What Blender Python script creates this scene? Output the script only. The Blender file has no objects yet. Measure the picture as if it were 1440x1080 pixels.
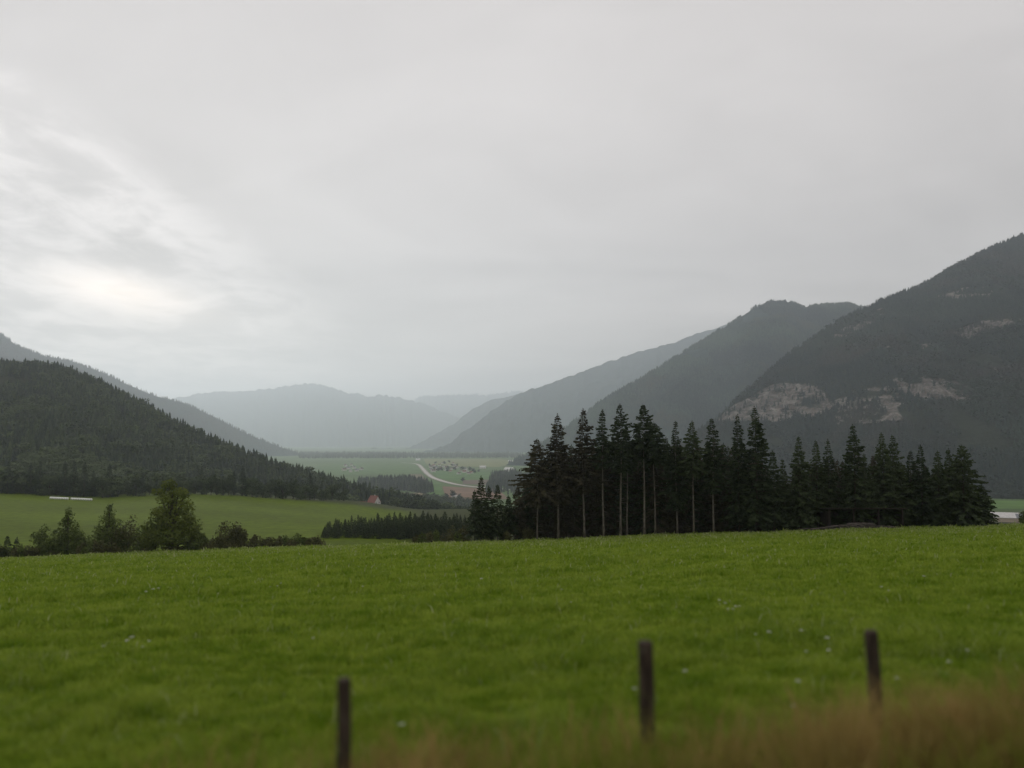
import bpy, math, random
import numpy as np
from mathutils import Vector

C = bpy.context.scene
COL = C.collection
rng = np.random.default_rng(7)
random.seed(7)

# ------------------------------------------------------------------ camera
F = 1130.0                                  # focal length in pixels of the 1440 wide picture
PITCH = math.atan(80.0 / F)
cam_d = bpy.data.cameras.new('camera')
cam = bpy.data.objects.new('camera', cam_d)
COL.objects.link(cam)
cam.location = (0, 0, 0)
cam.rotation_euler = (math.pi / 2 + PITCH, 0, 0)
cam_d.sensor_width = 36.0
cam_d.lens = F / 1440.0 * 36.0
cam_d.clip_start = 0.1
cam_d.clip_end = 60000.0
cam_d.dof.use_dof = True
cam_d.dof.focus_distance = 130.0
cam_d.dof.aperture_fstop = 0.34
C.camera = cam


def ray(px, py):
    cx = (px - 720.0) / F
    cz = (540.0 - py) / F
    y = math.cos(PITCH) - cz * math.sin(PITCH)
    z = math.sin(PITCH) + cz * math.cos(PITCH)
    return np.array([cx / y, 1.0, z / y])


# ------------------------------------------------------------------ sky and sun
SUN_DIR = ray(175, 395)
SUN_DIR = SUN_DIR / np.linalg.norm(SUN_DIR)
sun_el = math.asin(SUN_DIR[2])
sun_az = math.atan2(SUN_DIR[0], SUN_DIR[1])          # from +Y towards +X

W = bpy.data.worlds.new('World')
C.world = W
W.use_nodes = True
nt = W.node_tree
nt.nodes.clear()


class NT:
    """tiny helper for wiring node trees"""
    def __init__(self, tree): self.t = tree
    def n(self, kind, **kw):
        nd = self.t.nodes.new(kind)
        for k, v in kw.items(): setattr(nd, k, v)
        return nd
    def put(self, sock, v):
        if hasattr(v, 'links'): self.t.links.new(v, sock)
        elif isinstance(v, (tuple, list)) and len(v) == 3 and sock.type == 'RGBA': sock.default_value = (*v, 1)
        else: sock.default_value = v
    def math(self, op, a, b=0.0, c=0.0):
        nd = self.n('ShaderNodeMath', operation=op)
        self.put(nd.inputs[0], a); self.put(nd.inputs[1], b); self.put(nd.inputs[2], c)
        return nd.outputs[0]
    def vmath(self, op, a, b=(0, 0, 0)):
        nd = self.n('ShaderNodeVectorMath', operation=op)
        self.put(nd.inputs[0], a); self.put(nd.inputs[1], b)
        return nd.outputs['Value'] if op in ('DOT_PRODUCT', 'LENGTH') else nd.outputs[0]
    def smooth(self, v, a, b, c=0.0, d=1.0):
        nd = self.n('ShaderNodeMapRange', interpolation_type='SMOOTHSTEP')
        for i, x in enumerate((v, a, b, c, d)): self.put(nd.inputs[i], x)
        return nd.outputs[0]
    def noise(self, vec, scale, detail=4.0, rough=0.55, dist=0.0):
        nd = self.n('ShaderNodeTexNoise')
        if vec is not None: self.put(nd.inputs['Vector'], vec)
        nd.inputs['Scale'].default_value = scale; nd.inputs['Detail'].default_value = detail
        nd.inputs['Roughness'].default_value = rough; nd.inputs['Distortion'].default_value = dist
        return nd.outputs[0]
    def mix(self, f, a, b, blend='MIX'):
        nd = self.n('ShaderNodeMix', data_type='RGBA', blend_type=blend)
        self.put(nd.inputs[0], f); self.put(nd.inputs[6], a); self.put(nd.inputs[7], b)
        return nd.outputs[2]
    def scale(self, vec, s):
        nd = self.n('ShaderNodeVectorMath', operation='MULTIPLY')
        self.put(nd.inputs[0], vec); nd.inputs[1].default_value = s
        return nd.outputs[0]


g = NT(nt)
sky = g.n('ShaderNodeTexSky', sky_type='NISHITA', sun_disc=False)
sky.sun_elevation = sun_el
sky.sun_rotation = sun_az
sky.air_density = 1.5
sky.dust_density = 1.0
tc = g.n('ShaderNodeTexCoord').outputs['Generated']
sp = g.n('ShaderNodeSeparateXYZ'); g.put(sp.inputs[0], tc)
zup = g.math('MAXIMUM', sp.outputs[2], 0.0)
den = g.math('ADD', zup, 0.10)
cb = g.n('ShaderNodeCombineXYZ')
g.put(cb.inputs[0], g.math('DIVIDE', sp.outputs[0], den))
g.put(cb.inputs[1], g.math('DIVIDE', sp.outputs[1], den))
plane = cb.outputs[0]                                        # the cloud layer seen in perspective
n_big = g.noise(g.scale(plane, (0.7, 1, 1)), 0.75, 3.0, 0.5, 0.6)
n_mid = g.noise(g.vmath('ADD', plane, (7.3, 2.1, 0.4)), 1.9, 5.0, 0.55, 0.9)
n_fine = g.noise(g.scale(plane, (1.5, 0.8, 1)), 4.0, 6.0, 0.6, 0.5)
# frame round the bright gap in the cloud
gd = ray(175, 412); gd = gd / np.linalg.norm(gd)
gr = np.cross(gd, (0, 0, 1)); gr /= np.linalg.norm(gr)
gu = np.cross(gr, gd)
a_ = g.vmath('DOT_PRODUCT', tc, tuple(gr))
b_ = g.vmath('DOT_PRODUCT', tc, tuple(gu))
fwd = g.smooth(g.vmath('DOT_PRODUCT', tc, tuple(gd)), 0.3, 0.8)
# torn diagonal edge of the dark deck: brighter thin cloud below and left of it
edge = g.math('ADD', g.math('MULTIPLY', a_, 0.50), g.math('MULTIPLY', b_, 0.87))
edge = g.math('ADD', edge, g.math('MULTIPLY', g.math('SUBTRACT', n_mid, 0.5), 0.16))
edge = g.math('ADD', edge, g.math('MULTIPLY', g.math('SUBTRACT', n_fine, 0.5), 0.05))
thin = g.math('MULTIPLY', g.smooth(edge, 0.150, 0.100), g.smooth(a_, 0.36, -0.02))
thin = g.math('MULTIPLY', thin, fwd)
wisps = g.smooth(g.math('ADD', g.math('MULTIPLY', n_fine, 0.55), g.math('MULTIPLY', n_mid, 0.45)), 0.40, 0.58)
thin = g.math('MULTIPLY', thin, g.math('ADD', 0.30, g.math('MULTIPLY', wisps, 0.70)))
# the gap itself, flat bottomed
e2 = g.math('ADD', g.math('POWER', g.math('DIVIDE', a_, 0.07), 2.0),
            g.math('POWER', g.math('DIVIDE', g.math('ADD', b_, g.math('MULTIPLY', a_, 0.13)), 0.022), 2.0))
e2 = g.math('ADD', e2, g.math('MULTIPLY', g.math('SUBTRACT', n_fine, 0.5), 1.6))
core = g.math('MULTIPLY', g.math('EXPONENT', g.math('MULTIPLY', e2, -0.9)), fwd)
halo = g.math('MULTIPLY', g.math('EXPONENT', g.math('MULTIPLY', g.math('ADD', g.math('POWER', g.math('DIVIDE', a_, 0.26), 2.0),
              g.math('POWER', g.math('DIVIDE', b_, 0.14), 2.0)), -1.0)), fwd)
val = g.math('ADD', 0.475, g.math('MULTIPLY', g.math('SUBTRACT', n_big, 0.5), 0.36))
val = g.math('ADD', val, g.math('MULTIPLY', g.math('SUBTRACT', n_mid, 0.5), g.math('ADD', 0.10, g.math('MULTIPLY', thin, 0.30))))
val = g.math('ADD', val, g.math('MULTIPLY', g.math('SUBTRACT', n_fine, 0.5), g.math('ADD', 0.02, g.math('MULTIPLY', thin, 0.16))))
val = g.math('ADD', val, g.math('MULTIPLY', thin, 0.20))
val = g.math('ADD', val, g.math('MULTIPLY', halo, -0.12))
val = g.math('ADD', val, g.math('MULTIPLY', core, 0.40))
horiz = g.smooth(zup, 0.22, 0.0)
val = g.math('ADD', val, g.math('MULTIPLY', horiz, 0.03))
warm = g.math('MINIMUM', g.math('ADD', g.math('MULTIPLY', horiz, 0.55), g.math('MULTIPLY', core, 0.6)), 1.0)
tintc = g.mix(warm, (1.04, 0.985, 0.965), (1.18, 1.0, 0.84))
vec = g.n('ShaderNodeVectorMath', operation='SCALE'); g.put(vec.inputs[0], tintc); g.put(vec.inputs[3], g.math('MULTIPLY', val, 10.0))
bg = g.n('ShaderNodeBackground')
bg.inputs['Strength'].default_value = 0.1
g.put(bg.inputs['Color'], g.mix(0.985, sky.outputs[0], vec.outputs[0]))
out = g.n('ShaderNodeOutputWorld')
nt.links.new(bg.outputs[0], out.inputs['Surface'])

sun_d = bpy.data.lights.new('sun', 'SUN')
sun_d.energy = 0.8
sun_d.angle = math.radians(16)
sun_d.color = (1.0, 0.955, 0.905)
sun = bpy.data.objects.new('sun', sun_d)
COL.objects.link(sun)
sun.rotation_euler = Vector(-SUN_DIR).to_track_quat('-Z', 'Y').to_euler()

C.view_settings.view_transform = 'Standard'
C.view_settings.look = 'None'
C.view_settings.exposure = 0.52
C.view_settings.gamma = 1.0
C.render.engine = 'CYCLES'
cy = C.cycles
cy.use_denoising = True
cy.max_bounces = 8; cy.diffuse_bounces = 3; cy.glossy_bounces = 2; cy.transmission_bounces = 3
cy.volume_bounces = 4; cy.transparent_max_bounces = 8
HAZE_DENSITY = 1.15e-4

# ------------------------------------------------------------------ helpers

def tag(o, label=None, cat=None, group=None, kind=None):
    if label: o['label'] = label
    if cat: o['category'] = cat
    if group: o['group'] = group
    if kind: o['kind'] = kind
    return o


def np_mesh(name, v, f, mats=(), smooth=False, attrs=None, face_mat=None):
    v = np.ascontiguousarray(v, dtype=np.float32); f = np.ascontiguousarray(f, dtype=np.int32)
    me = bpy.data.meshes.new(name)
    n, k = f.shape
    me.vertices.add(len(v)); me.vertices.foreach_set('co', v.ravel())
    me.loops.add(n * k); me.loops.foreach_set('vertex_index', f.ravel())
    me.polygons.add(n); me.polygons.foreach_set('loop_start', np.arange(0, n * k, k, dtype=np.int32))
    if face_mat is not None: me.polygons.foreach_set('material_index', np.ascontiguousarray(face_mat, dtype=np.int32))
    for m in mats: me.materials.append(m)
    for key, val in (attrs or {}).items():
        val = np.asarray(val, dtype=np.float32)
        if val.ndim == 1:
            a = me.attributes.new(key, 'FLOAT', 'POINT'); a.data.foreach_set('value', val)
        else:
            a = me.attributes.new(key, 'FLOAT_COLOR', 'POINT')
            if val.shape[1] == 3: val = np.hstack([val, np.ones((len(val), 1), np.float32)])
            a.data.foreach_set('color', np.ascontiguousarray(val, dtype=np.float32).ravel())
    me.update(calc_edges=True)
    if smooth: me.polygons.foreach_set('use_smooth', np.ones(n, dtype=bool))
    return me


def link(name, me, parent=None, loc=(0, 0, 0), rz=0.0):
    o = bpy.data.objects.new(name, me); COL.objects.link(o)
    o.location = loc; o.rotation_euler = (0, 0, rz)
    if parent: o.parent = parent
    return o


def thing(name, loc, rz=0.0, **kw):
    o = link(name, None, None, loc, rz)
    o.empty_display_size = 0.5
    return tag(o, **kw)


def dup(root, loc, rz=0.0, s=1.0):
    r = root.copy(); COL.objects.link(r); r.location = loc; r.rotation_euler = (0, 0, rz); r.scale = (s, s, s)
    for ch in list(root.children):
        c = ch.copy(); COL.objects.link(c); c.parent = r
    return r


class MB:
    """collects polygons into one mesh"""
    def __init__(self): self.v = []; self.f = []; self.m = []
    def add(self, vs, fs, mat=0):
        o = len(self.v); self.v += [tuple(map(float, p)) for p in vs]
        self.f += [tuple(i + o for i in q) for q in fs]; self.m += [mat] * len(fs)
    def box(self, x0, x1, y0, y1, z0, z1, mat=0):
        self.add([(x0, y0, z0), (x1, y0, z0), (x1, y1, z0), (x0, y1, z0), (x0, y0, z1), (x1, y0, z1), (x1, y1, z1), (x0, y1, z1)],
                 [(0, 3, 2, 1), (4, 5, 6, 7), (0, 1, 5, 4), (1, 2, 6, 5), (2, 3, 7, 6), (3, 0, 4, 7)], mat)
    def tube(self, pts, radii, n=8, mat=0, cap=True, jit=0.0):
        pts = [np.array(p, float) for p in pts]; rings = []
        for i, p in enumerate(pts):
            d = pts[min(i + 1, len(pts) - 1)] - pts[max(i - 1, 0)]
            d /= np.linalg.norm(d) + 1e-9
            ref = np.array((1, 0, 0)) if abs(d[0]) < 0.8 else np.array((0, 1, 0))
            a = np.cross(d, ref); a /= np.linalg.norm(a); b = np.cross(d, a)
            rings.append([p + radii[i] * (1 + random.uniform(-jit, jit)) * (math.cos(t) * a + math.sin(t) * b)
                          for t in (2 * math.pi * k / n for k in range(n))])
        vs = [q for r in rings for q in r]; fs = []
        for i in range(len(pts) - 1):
            for k in range(n):
                fs.append((i * n + k, i * n + (k + 1) % n, (i + 1) * n + (k + 1) % n, (i + 1) * n + k))
        if cap:
            fs.append(tuple(range(n))[::-1]); fs.append(tuple((len(pts) - 1) * n + k for k in range(n)))
        self.add(vs, fs, mat)
    def mesh(self, name, mats, smooth=False):
        me = bpy.data.meshes.new(name); me.from_pydata(self.v, [], self.f)
        for m in mats: me.materials.append(m)
        me.polygons.foreach_set('material_index', self.m)
        if smooth: me.polygons.foreach_set('use_smooth', [True] * len(self.f))
        me.update(); return me


def hash2(xi, yi, seed):
    n = (xi.astype(np.int64) * 374761393 + yi.astype(np.int64) * 668265263 + seed * 974634777) & 0x7fffffff
    n = ((n ^ (n >> 13)) * 1274126177) & 0x7fffffff
    n = ((n ^ (n >> 16)) * 974711) & 0x7fffffff
    return (n & 0xffff) / 65535.0


def vnoise(x, y, seed=0):
    x = np.asarray(x, float); y = np.asarray(y, float)
    xi = np.floor(x); yi = np.floor(y); fx = x - xi; fy = y - yi
    fx = fx * fx * (3 - 2 * fx); fy = fy * fy * (3 - 2 * fy)
    a = hash2(xi, yi, seed); b = hash2(xi + 1, yi, seed); c = hash2(xi, yi + 1, seed); d = hash2(xi + 1, yi + 1, seed)
    return (a * (1 - fx) + b * fx) * (1 - fy) + (c * (1 - fx) + d * fx) * fy


def fbm(x, y, seed=0, octv=4, gain=0.5):
    s = 0.0; amp = 1.0; tot = 0.0
    for i in range(octv):
        s = s + amp * vnoise(np.asarray(x) * 2 ** i + 13.7 * i, np.asarray(y) * 2 ** i + 5.3 * i, seed + i)
        tot += amp; amp *= gain
    return s / tot


def ss(a, b, x):
    t = np.clip((np.asarray(x, float) - a) / (b - a), 0, 1)
    return t * t * (3 - 2 * t)


# ------------------------------------------------------------------ materials

def material(name, rough=0.9, spec=0.15):
    m = bpy.data.materials.new(name); m.use_nodes = True
    t = m.node_tree; p = t.nodes['Principled BSDF']
    p.inputs['Roughness'].default_value = rough
    p.inputs['Specular IOR Level'].default_value = spec
    return m, NT(t), p


def pos(n): return n.n('ShaderNodeNewGeometry').outputs['Position']
def attr(n, name, kind='Fac'): return n.n('ShaderNodeAttribute', attribute_name=name).outputs[kind]


def foliage(name, dark, light, scale=1.2, trans=0.25, brown=None):
    """leaf material: colour per clump from the tint attribute and a soft noise, light passes through"""
    m, n, p = material(name, 0.75, 0.12)
    f = n.math('ADD', n.math('MULTIPLY', attr(n, 'tint'), 0.7), n.math('MULTIPLY', n.noise(pos(n), scale, 3), 0.5))
    c = n.mix(n.smooth(f, 0.15, 0.95), dark, light)
    if brown: c = n.mix(n.smooth(n.noise(pos(n), 0.0045, 4, 0.6), 0.5, 0.68, 0.0, 0.75), c, brown)
    n.put(p.inputs['Base Color'], c)
    tr = n.n('ShaderNodeBsdfTranslucent'); n.put(tr.inputs['Color'], c)
    mx = n.n('ShaderNodeMixShader'); mx.inputs[0].default_value = trans
    n.t.links.new(p.outputs[0], mx.inputs[1]); n.t.links.new(tr.outputs[0], mx.inputs[2])
    o = n.t.nodes['Material Output']; n.t.links.new(mx.outputs[0], o.inputs['Surface'])
    return m


def plain(name, col, var=0.25, scale=3.0, rough=0.8, spec=0.2):
    m, n, p = material(name, rough, spec)
    a = tuple(x * (1 - var) for x in col); b = tuple(min(1, x * (1 + var)) for x in col)
    n.put(p.inputs['Base Color'], n.mix(n.smooth(n.noise(pos(n), scale, 5, 0.6), 0.3, 0.7), a, b))
    return m


M = {}
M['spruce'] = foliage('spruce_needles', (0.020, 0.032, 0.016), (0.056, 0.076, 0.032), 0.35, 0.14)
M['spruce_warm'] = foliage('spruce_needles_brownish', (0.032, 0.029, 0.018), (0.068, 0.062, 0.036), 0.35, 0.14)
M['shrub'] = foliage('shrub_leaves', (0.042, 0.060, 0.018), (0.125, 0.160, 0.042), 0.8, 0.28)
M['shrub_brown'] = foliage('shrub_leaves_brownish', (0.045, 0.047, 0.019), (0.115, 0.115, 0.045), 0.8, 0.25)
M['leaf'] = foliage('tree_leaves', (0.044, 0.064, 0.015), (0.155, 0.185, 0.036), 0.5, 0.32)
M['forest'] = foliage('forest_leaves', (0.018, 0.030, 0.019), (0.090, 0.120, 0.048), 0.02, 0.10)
M['forest_far'] = foliage('mountain_forest_leaves', (0.010, 0.022, 0.022), (0.044, 0.068, 0.046), 0.01, 0.08, (0.054, 0.046, 0.036))  # leaf colours shifted to blue, painting in some of the distance haze


M['forest_haze_blue'] = foliage('valley_ridge_leaves_haze_tinted', (0.008, 0.024, 0.029), (0.062, 0.102, 0.068), 0.006, 0.08, (0.060, 0.058, 0.030))  # bluer leaves imitate haze over the middle ridge


def bark(name, a, b):
    m, n, p = material(name, 0.9, 0.1)
    v = n.scale(pos(n), (9, 9, 1.6))
    n.put(p.inputs['Base Color'], n.mix(n.smooth(n.noise(v, 1.0, 6, 0.65), 0.35, 0.68), a, b))
    bp = n.n('ShaderNodeBump'); bp.inputs['Strength'].default_value = 0.6
    n.put(bp.inputs['Height'], n.noise(v, 2.0, 5)); n.put(p.inputs['Normal'], bp.outputs[0])
    return m


M['bark'] = bark('spruce_bark', (0.075, 0.066, 0.054), (0.20, 0.178, 0.148))
M['bark_dark'] = bark('dark_bark', (0.035, 0.028, 0.02), (0.09, 0.075, 0.055))


def ground_material():
    m, n, p = material('grassland', 0.95, 0.05)
    P = pos(n); cov = attr(n, 'cover', 'Color')
    k = n.math('ADD', n.math('MULTIPLY', n.noise(P, 0.35, 4, 0.6), 0.55), n.math('MULTIPLY', n.noise(P, 3.5, 4, 0.7), 0.45))
    k = n.smooth(k, 0.25, 0.75, 0.66, 1.34)
    v = n.n('ShaderNodeVectorMath', operation='SCALE'); n.put(v.inputs[0], cov); n.put(v.inputs[3], k)
    n.put(p.inputs['Base Color'], v.outputs[0])
    bp = n.n('ShaderNodeBump'); bp.inputs['Strength'].default_value = 0.5; bp.inputs['Distance'].default_value = 0.12
    n.put(bp.inputs['Height'], n.noise(P, 6.0, 5, 0.7)); n.put(p.inputs['Normal'], bp.outputs[0])
    return m


M['ground'] = ground_material()

# ------------------------------------------------------------------ ground
VALLEY = -100.0


def edge_depth(x, y):
    a = np.asarray(x, float) / np.maximum(y, 1.0)
    return np.interp(a, [-0.64, -0.32, 0.0, 0.3, 0.64], [100, 107, 112, 114, 116])


def meadow_z(x, y):
    yy = np.maximum(y, 4.0)
    bank = 0.85 * ss(0.2, 5.6, x) * np.exp(-((np.asarray(y, float) - 6.0) / 1.8) ** 2)      # railway bank on the near side
    return -3.4 - 0.099 * (yy - 8.8) + 0.03 * (np.clip(x, -150, 150) - 1.5) + bank


def ground_z(x, y):
    x = np.asarray(x, float); y = np.asarray(y, float)
    E = edge_depth(x, y)
    a = x / np.maximum(y, 1.0) * F + 720.0
    m = meadow_z(x, np.minimum(y, E + 60)) + 0.10 * (fbm(x / 4.0, y / 4.0, 3, 3) - 0.5) + 0.5 * (fbm(x / 28.0, y / 28.0, 5, 2) - 0.5) * ss(12, 40, y)
    rear = np.interp(a, [-300, 0, 150, 215, 275, 340, 400, 500, 560, 620],
                     [-24.0, -25.2, -27.3, -26.6, -26.2, -27.2, -29.0, -32.0, -35.0, -38.0])
    low = -24.5 + (rear + 24.5) * ss(200, 385, y)
    far_drop = ss(390, 1050, y) * (VALLEY - rear)
    low_left = low + far_drop
    yq = np.clip((y - 200) / np.interp(a, [900, 1200], [950, 420]), 0, 1)
    low_right = -25.0 + (VALLEY + 25.0) * yq * yq * (3 - 2 * yq)
    k = ss(520, 640, a)
    L = low_left * (1 - k) + low_right * k
    t = ss(0, 1, (y - E) / 62.0)
    z = m * (1 - t) + L * t
    z = np.where(y < E, m, z)
    flat = ss(1000, 1250, y)
    z = z * (1 - flat) + VALLEY * flat
    return z


def ground_point(px, py, plane=VALLEY):
    d = ray(px, py)
    return d * (plane / d[2])


def on_ground(px, depth):
    x = (px - 720.0) / F * depth / (math.cos(PITCH))       # small pitch: x from the pixel column
    return np.array([x, depth, float(ground_z(x, depth))])


def meadow_hit(px, py):
    d = ray(px, py)
    lo, hi = 3.0, 115.0
    for _ in range(40):
        mid = 0.5 * (lo + hi)
        if d[2] * mid > float(ground_z(d[0] * mid, mid)): lo = mid
        else: hi = mid
    return d * hi


ang = np.concatenate([np.linspace(-48, 48, 420), np.linspace(48, 312, 90)[1:-1]])
ang = np.radians(ang)
rad = np.concatenate([[0.8], np.geomspace(1.6, 24000, 300)])
AA, RR = np.meshgrid(ang, rad)
gx = RR * np.sin(AA); gy = RR * np.cos(AA)
gz = ground_z(gx, gy)
na, nr = len(ang), len(rad)
V = np.stack([gx, gy, gz], -1).reshape(-1, 3)
i, j = np.meshgrid(np.arange(nr - 1), np.arange(na), indexing='ij')
jn = (j + 1) % na
FQ = np.stack([i * na + j, i * na + jn, (i + 1) * na + jn, (i + 1) * na + j], -1).reshape(-1, 4)[:, ::-1]
px_a = gx / np.maximum(gy, 1) * F + 720
E_ = edge_depth(gx, gy)
cov = np.zeros((nr, na, 3))
meadow_c = np.array((0.14, 0.19, 0.010)); scrub_c = np.array((0.05, 0.06, 0.022)); field_c = np.array((0.092, 0.132, 0.009)); val_c = np.array((0.10, 0.16, 0.055))
cov[:] = scrub_c
kf = ss(150, 175, gy) * (1 - ss(395, 430, gy)) * (1 - ss(560, 600, px_a))
stripe = 0.5 + 0.5 * np.sin((gy + 0.35 * gx + 14 * fbm(gx / 60, gy / 60, 9, 2)) / 11.0)
fc = field_c * (0.90 + 0.20 * stripe[..., None] * 0.8) * (0.85 + 0.3 * fbm(gx / 35, gy / 35, 21, 3)[..., None])
cov = cov * (1 - kf[..., None]) + fc * kf[..., None]
kv = ss(1050, 1250, gy)
patch = fbm(gx / 420, gy / 260, 31, 2)
vc = val_c * (0.8 + 0.4 * patch[..., None])
cov = cov * (1 - kv[..., None]) + vc * kv[..., None]
km = 1 - ss(2, 10, gy - E_)
cov = cov * (1 - km[..., None]) + meadow_c * km[..., None]
kb = (gy < 3.8)
cov[kb] = (0.07, 0.065, 0.04)
link('ground', np_mesh('ground', V, FQ, [M['ground']], True, {'cover': cov.reshape(-1, 3)}))['kind'] = 'structure'

# ------------------------------------------------------------------ valley fields and the road


def sheet(name, pts, col, lift, z=VALLEY, sub=1):
    m = plain(name + '_cover', col, 0.18, 0.02, 0.95, 0.05)
    p = [ground_point(*q, plane=z) for q in pts]
    b = MB(); b.add([(q[0], q[1], z + lift) for q in p], [tuple(range(len(p)))])
    me = b.mesh(name, [m])
    if me.polygons[0].normal.z < 0: me.flip_normals()
    o = link(name, me); o['kind'] = 'structure'
    return o


sheet('field', [(470, 651), (585, 651), (589, 657), (594, 664), (560, 668), (430, 668)], (0.10, 0.17, 0.055), 0.30)
sheet('field', [(600, 653), (595, 645.5), (705, 645.5), (735, 650), (700, 657), (640, 656)], (0.20, 0.22, 0.09), 0.34)
sheet('field', [(603, 661), (640, 663), (700, 664), (690, 677), (646, 678), (618, 673)], (0.095, 0.18, 0.055), 0.38)
sheet('field', [(622, 684), (700, 688), (716, 702), (628, 704)], (0.20, 0.135, 0.09), 0.42)
sheet('field', [(652, 675.5), (704, 674), (700, 683), (650, 681)], (0.15, 0.12, 0.09), 0.46)
sheet('field', [(574, 667), (593, 667), (600, 675), (580, 675)], (0.17, 0.15, 0.09), 0.50)
sheet('field', [(596, 708), (680, 705), (690, 712), (610, 716)], (0.13, 0.19, 0.06), 0.54)
sheet('field', [(560, 694), (598, 693), (600, 699), (566, 699)], (0.26, 0.21, 0.12), 0.58)
sheet('field', [(600, 676), (622, 680), (622, 700), (600, 700)], (0.10, 0.18, 0.055), 0.62)
sheet('field', [(1375, 704), (1520, 706), (1540, 716), (1380, 716)], (0.11, 0.19, 0.05), 0.66)

road_px = [(720, 689), (690, 687), (660, 684.5), (640, 681.5), (622, 677), (608, 672), (600, 666), (594, 659), (589.5, 654), (583, 652), (565, 651)]
rp = [ground_point(*q) for q in road_px]
# smooth polyline
tt = np.linspace(0, len(rp) - 1, 90)
rx = np.interp(tt, range(len(rp)), [p[0] for p in rp]); ry = np.interp(tt, range(len(rp)), [p[1] for p in rp])
for _ in range(6):
    rx[1:-1] = 0.25 * rx[:-2] + 0.5 * rx[1:-1] + 0.25 * rx[2:]; ry[1:-1] = 0.25 * ry[:-2] + 0.5 * ry[1:-1] + 0.25 * ry[2:]
tx = np.gradient(rx); ty = np.gradient(ry); ln = np.hypot(tx, ty)
nx, ny = -ty / ln, tx / ln


def ribbon(name, half, lift, mat):
    v = np.concatenate([np.stack([rx + nx * half, ry + ny * half, np.full_like(rx, VALLEY + lift)], -1),
                        np.stack([rx - nx * half, ry - ny * half, np.full_like(rx, VALLEY + lift)], -1)])
    n = len(rx); k = np.arange(n - 1)
    f = np.stack([k, k + n, k + n + 1, k + 1], -1)
    link(name, np_mesh(name, v, f, [mat]))['kind'] = 'structure'


ribbon('road_verge', 9.0, 0.9, plain('road_verge_gravel', (0.24, 0.22, 0.16), 0.2, 0.1))
ribbon('road', 5.5, 1.1, plain('road_asphalt', (0.50, 0.48, 0.44), 0.08, 0.1))

# ------------------------------------------------------------------ hills and mountains


def hill_material(name, earth, rock=None):
    m, n, p = material(name, 0.95, 0.05)
    P = pos(n)
    c = n.mix(n.smooth(n.noise(P, 0.02, 5, 0.65), 0.3, 0.7), tuple(x * 0.75 for x in earth), tuple(x * 1.25 for x in earth))
    if rock:
        v = n.scale(P, (1, 1, 0.35))
        rc = n.mix(n.smooth(n.noise(v, 0.05, 6, 0.7), 0.32, 0.68), rock[0], rock[1])
        streak = n.smooth(n.noise(n.scale(P, (1, 1, 0.12)), 0.16, 6, 0.75), 0.46, 0.60)
        rc = n.mix(n.math('MULTIPLY', streak, 0.75), rc, rock[2])
        c = n.mix(n.smooth(n.math('ADD', attr(n, 'rock'), n.math('MULTIPLY', n.math('SUBTRACT', n.noise(P, 0.06, 5, 0.75), 0.5), 1.1)), 0.30, 0.72), c, rc)
        ledge = n.smooth(n.noise(n.scale(P, (1, 1, 1.6)), 0.055, 6, 0.72), 0.50, 0.60)
        c = n.mix(n.math('MULTIPLY', ledge, 0.6), c, (0.035, 0.042, 0.028))
        bp = n.n('ShaderNodeBump'); bp.inputs['Strength'].default_value = 0.9; bp.inputs['Distance'].default_value = 12.0
        n.put(bp.inputs['Height'], n.noise(v, 0.045, 6, 0.7)); n.put(p.inputs['Normal'], bp.outputs[0])
    n.put(p.inputs['Base Color'], c)
    return m


M['earth'] = hill_material('hill_soil', (0.032, 0.038, 0.020))
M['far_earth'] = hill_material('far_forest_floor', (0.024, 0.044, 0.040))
M['rocky'] = hill_material('mountain_soil_and_rock', (0.026, 0.034, 0.022), ((0.055, 0.052, 0.05), (0.32, 0.295, 0.27), (0.17, 0.125, 0.095)))


def in_poly(px, py, poly):
    inside = np.zeros(px.shape, bool); n = len(poly)
    for i in range(n):
        x0, y0 = poly[i]; x1, y1 = poly[(i + 1) % n]
        c = ((y0 > py) != (y1 > py)) & (px < (x1 - x0) * (py - y0) / (y1 - y0 + 1e-12) + x0)
        inside ^= c
    return inside


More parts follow.
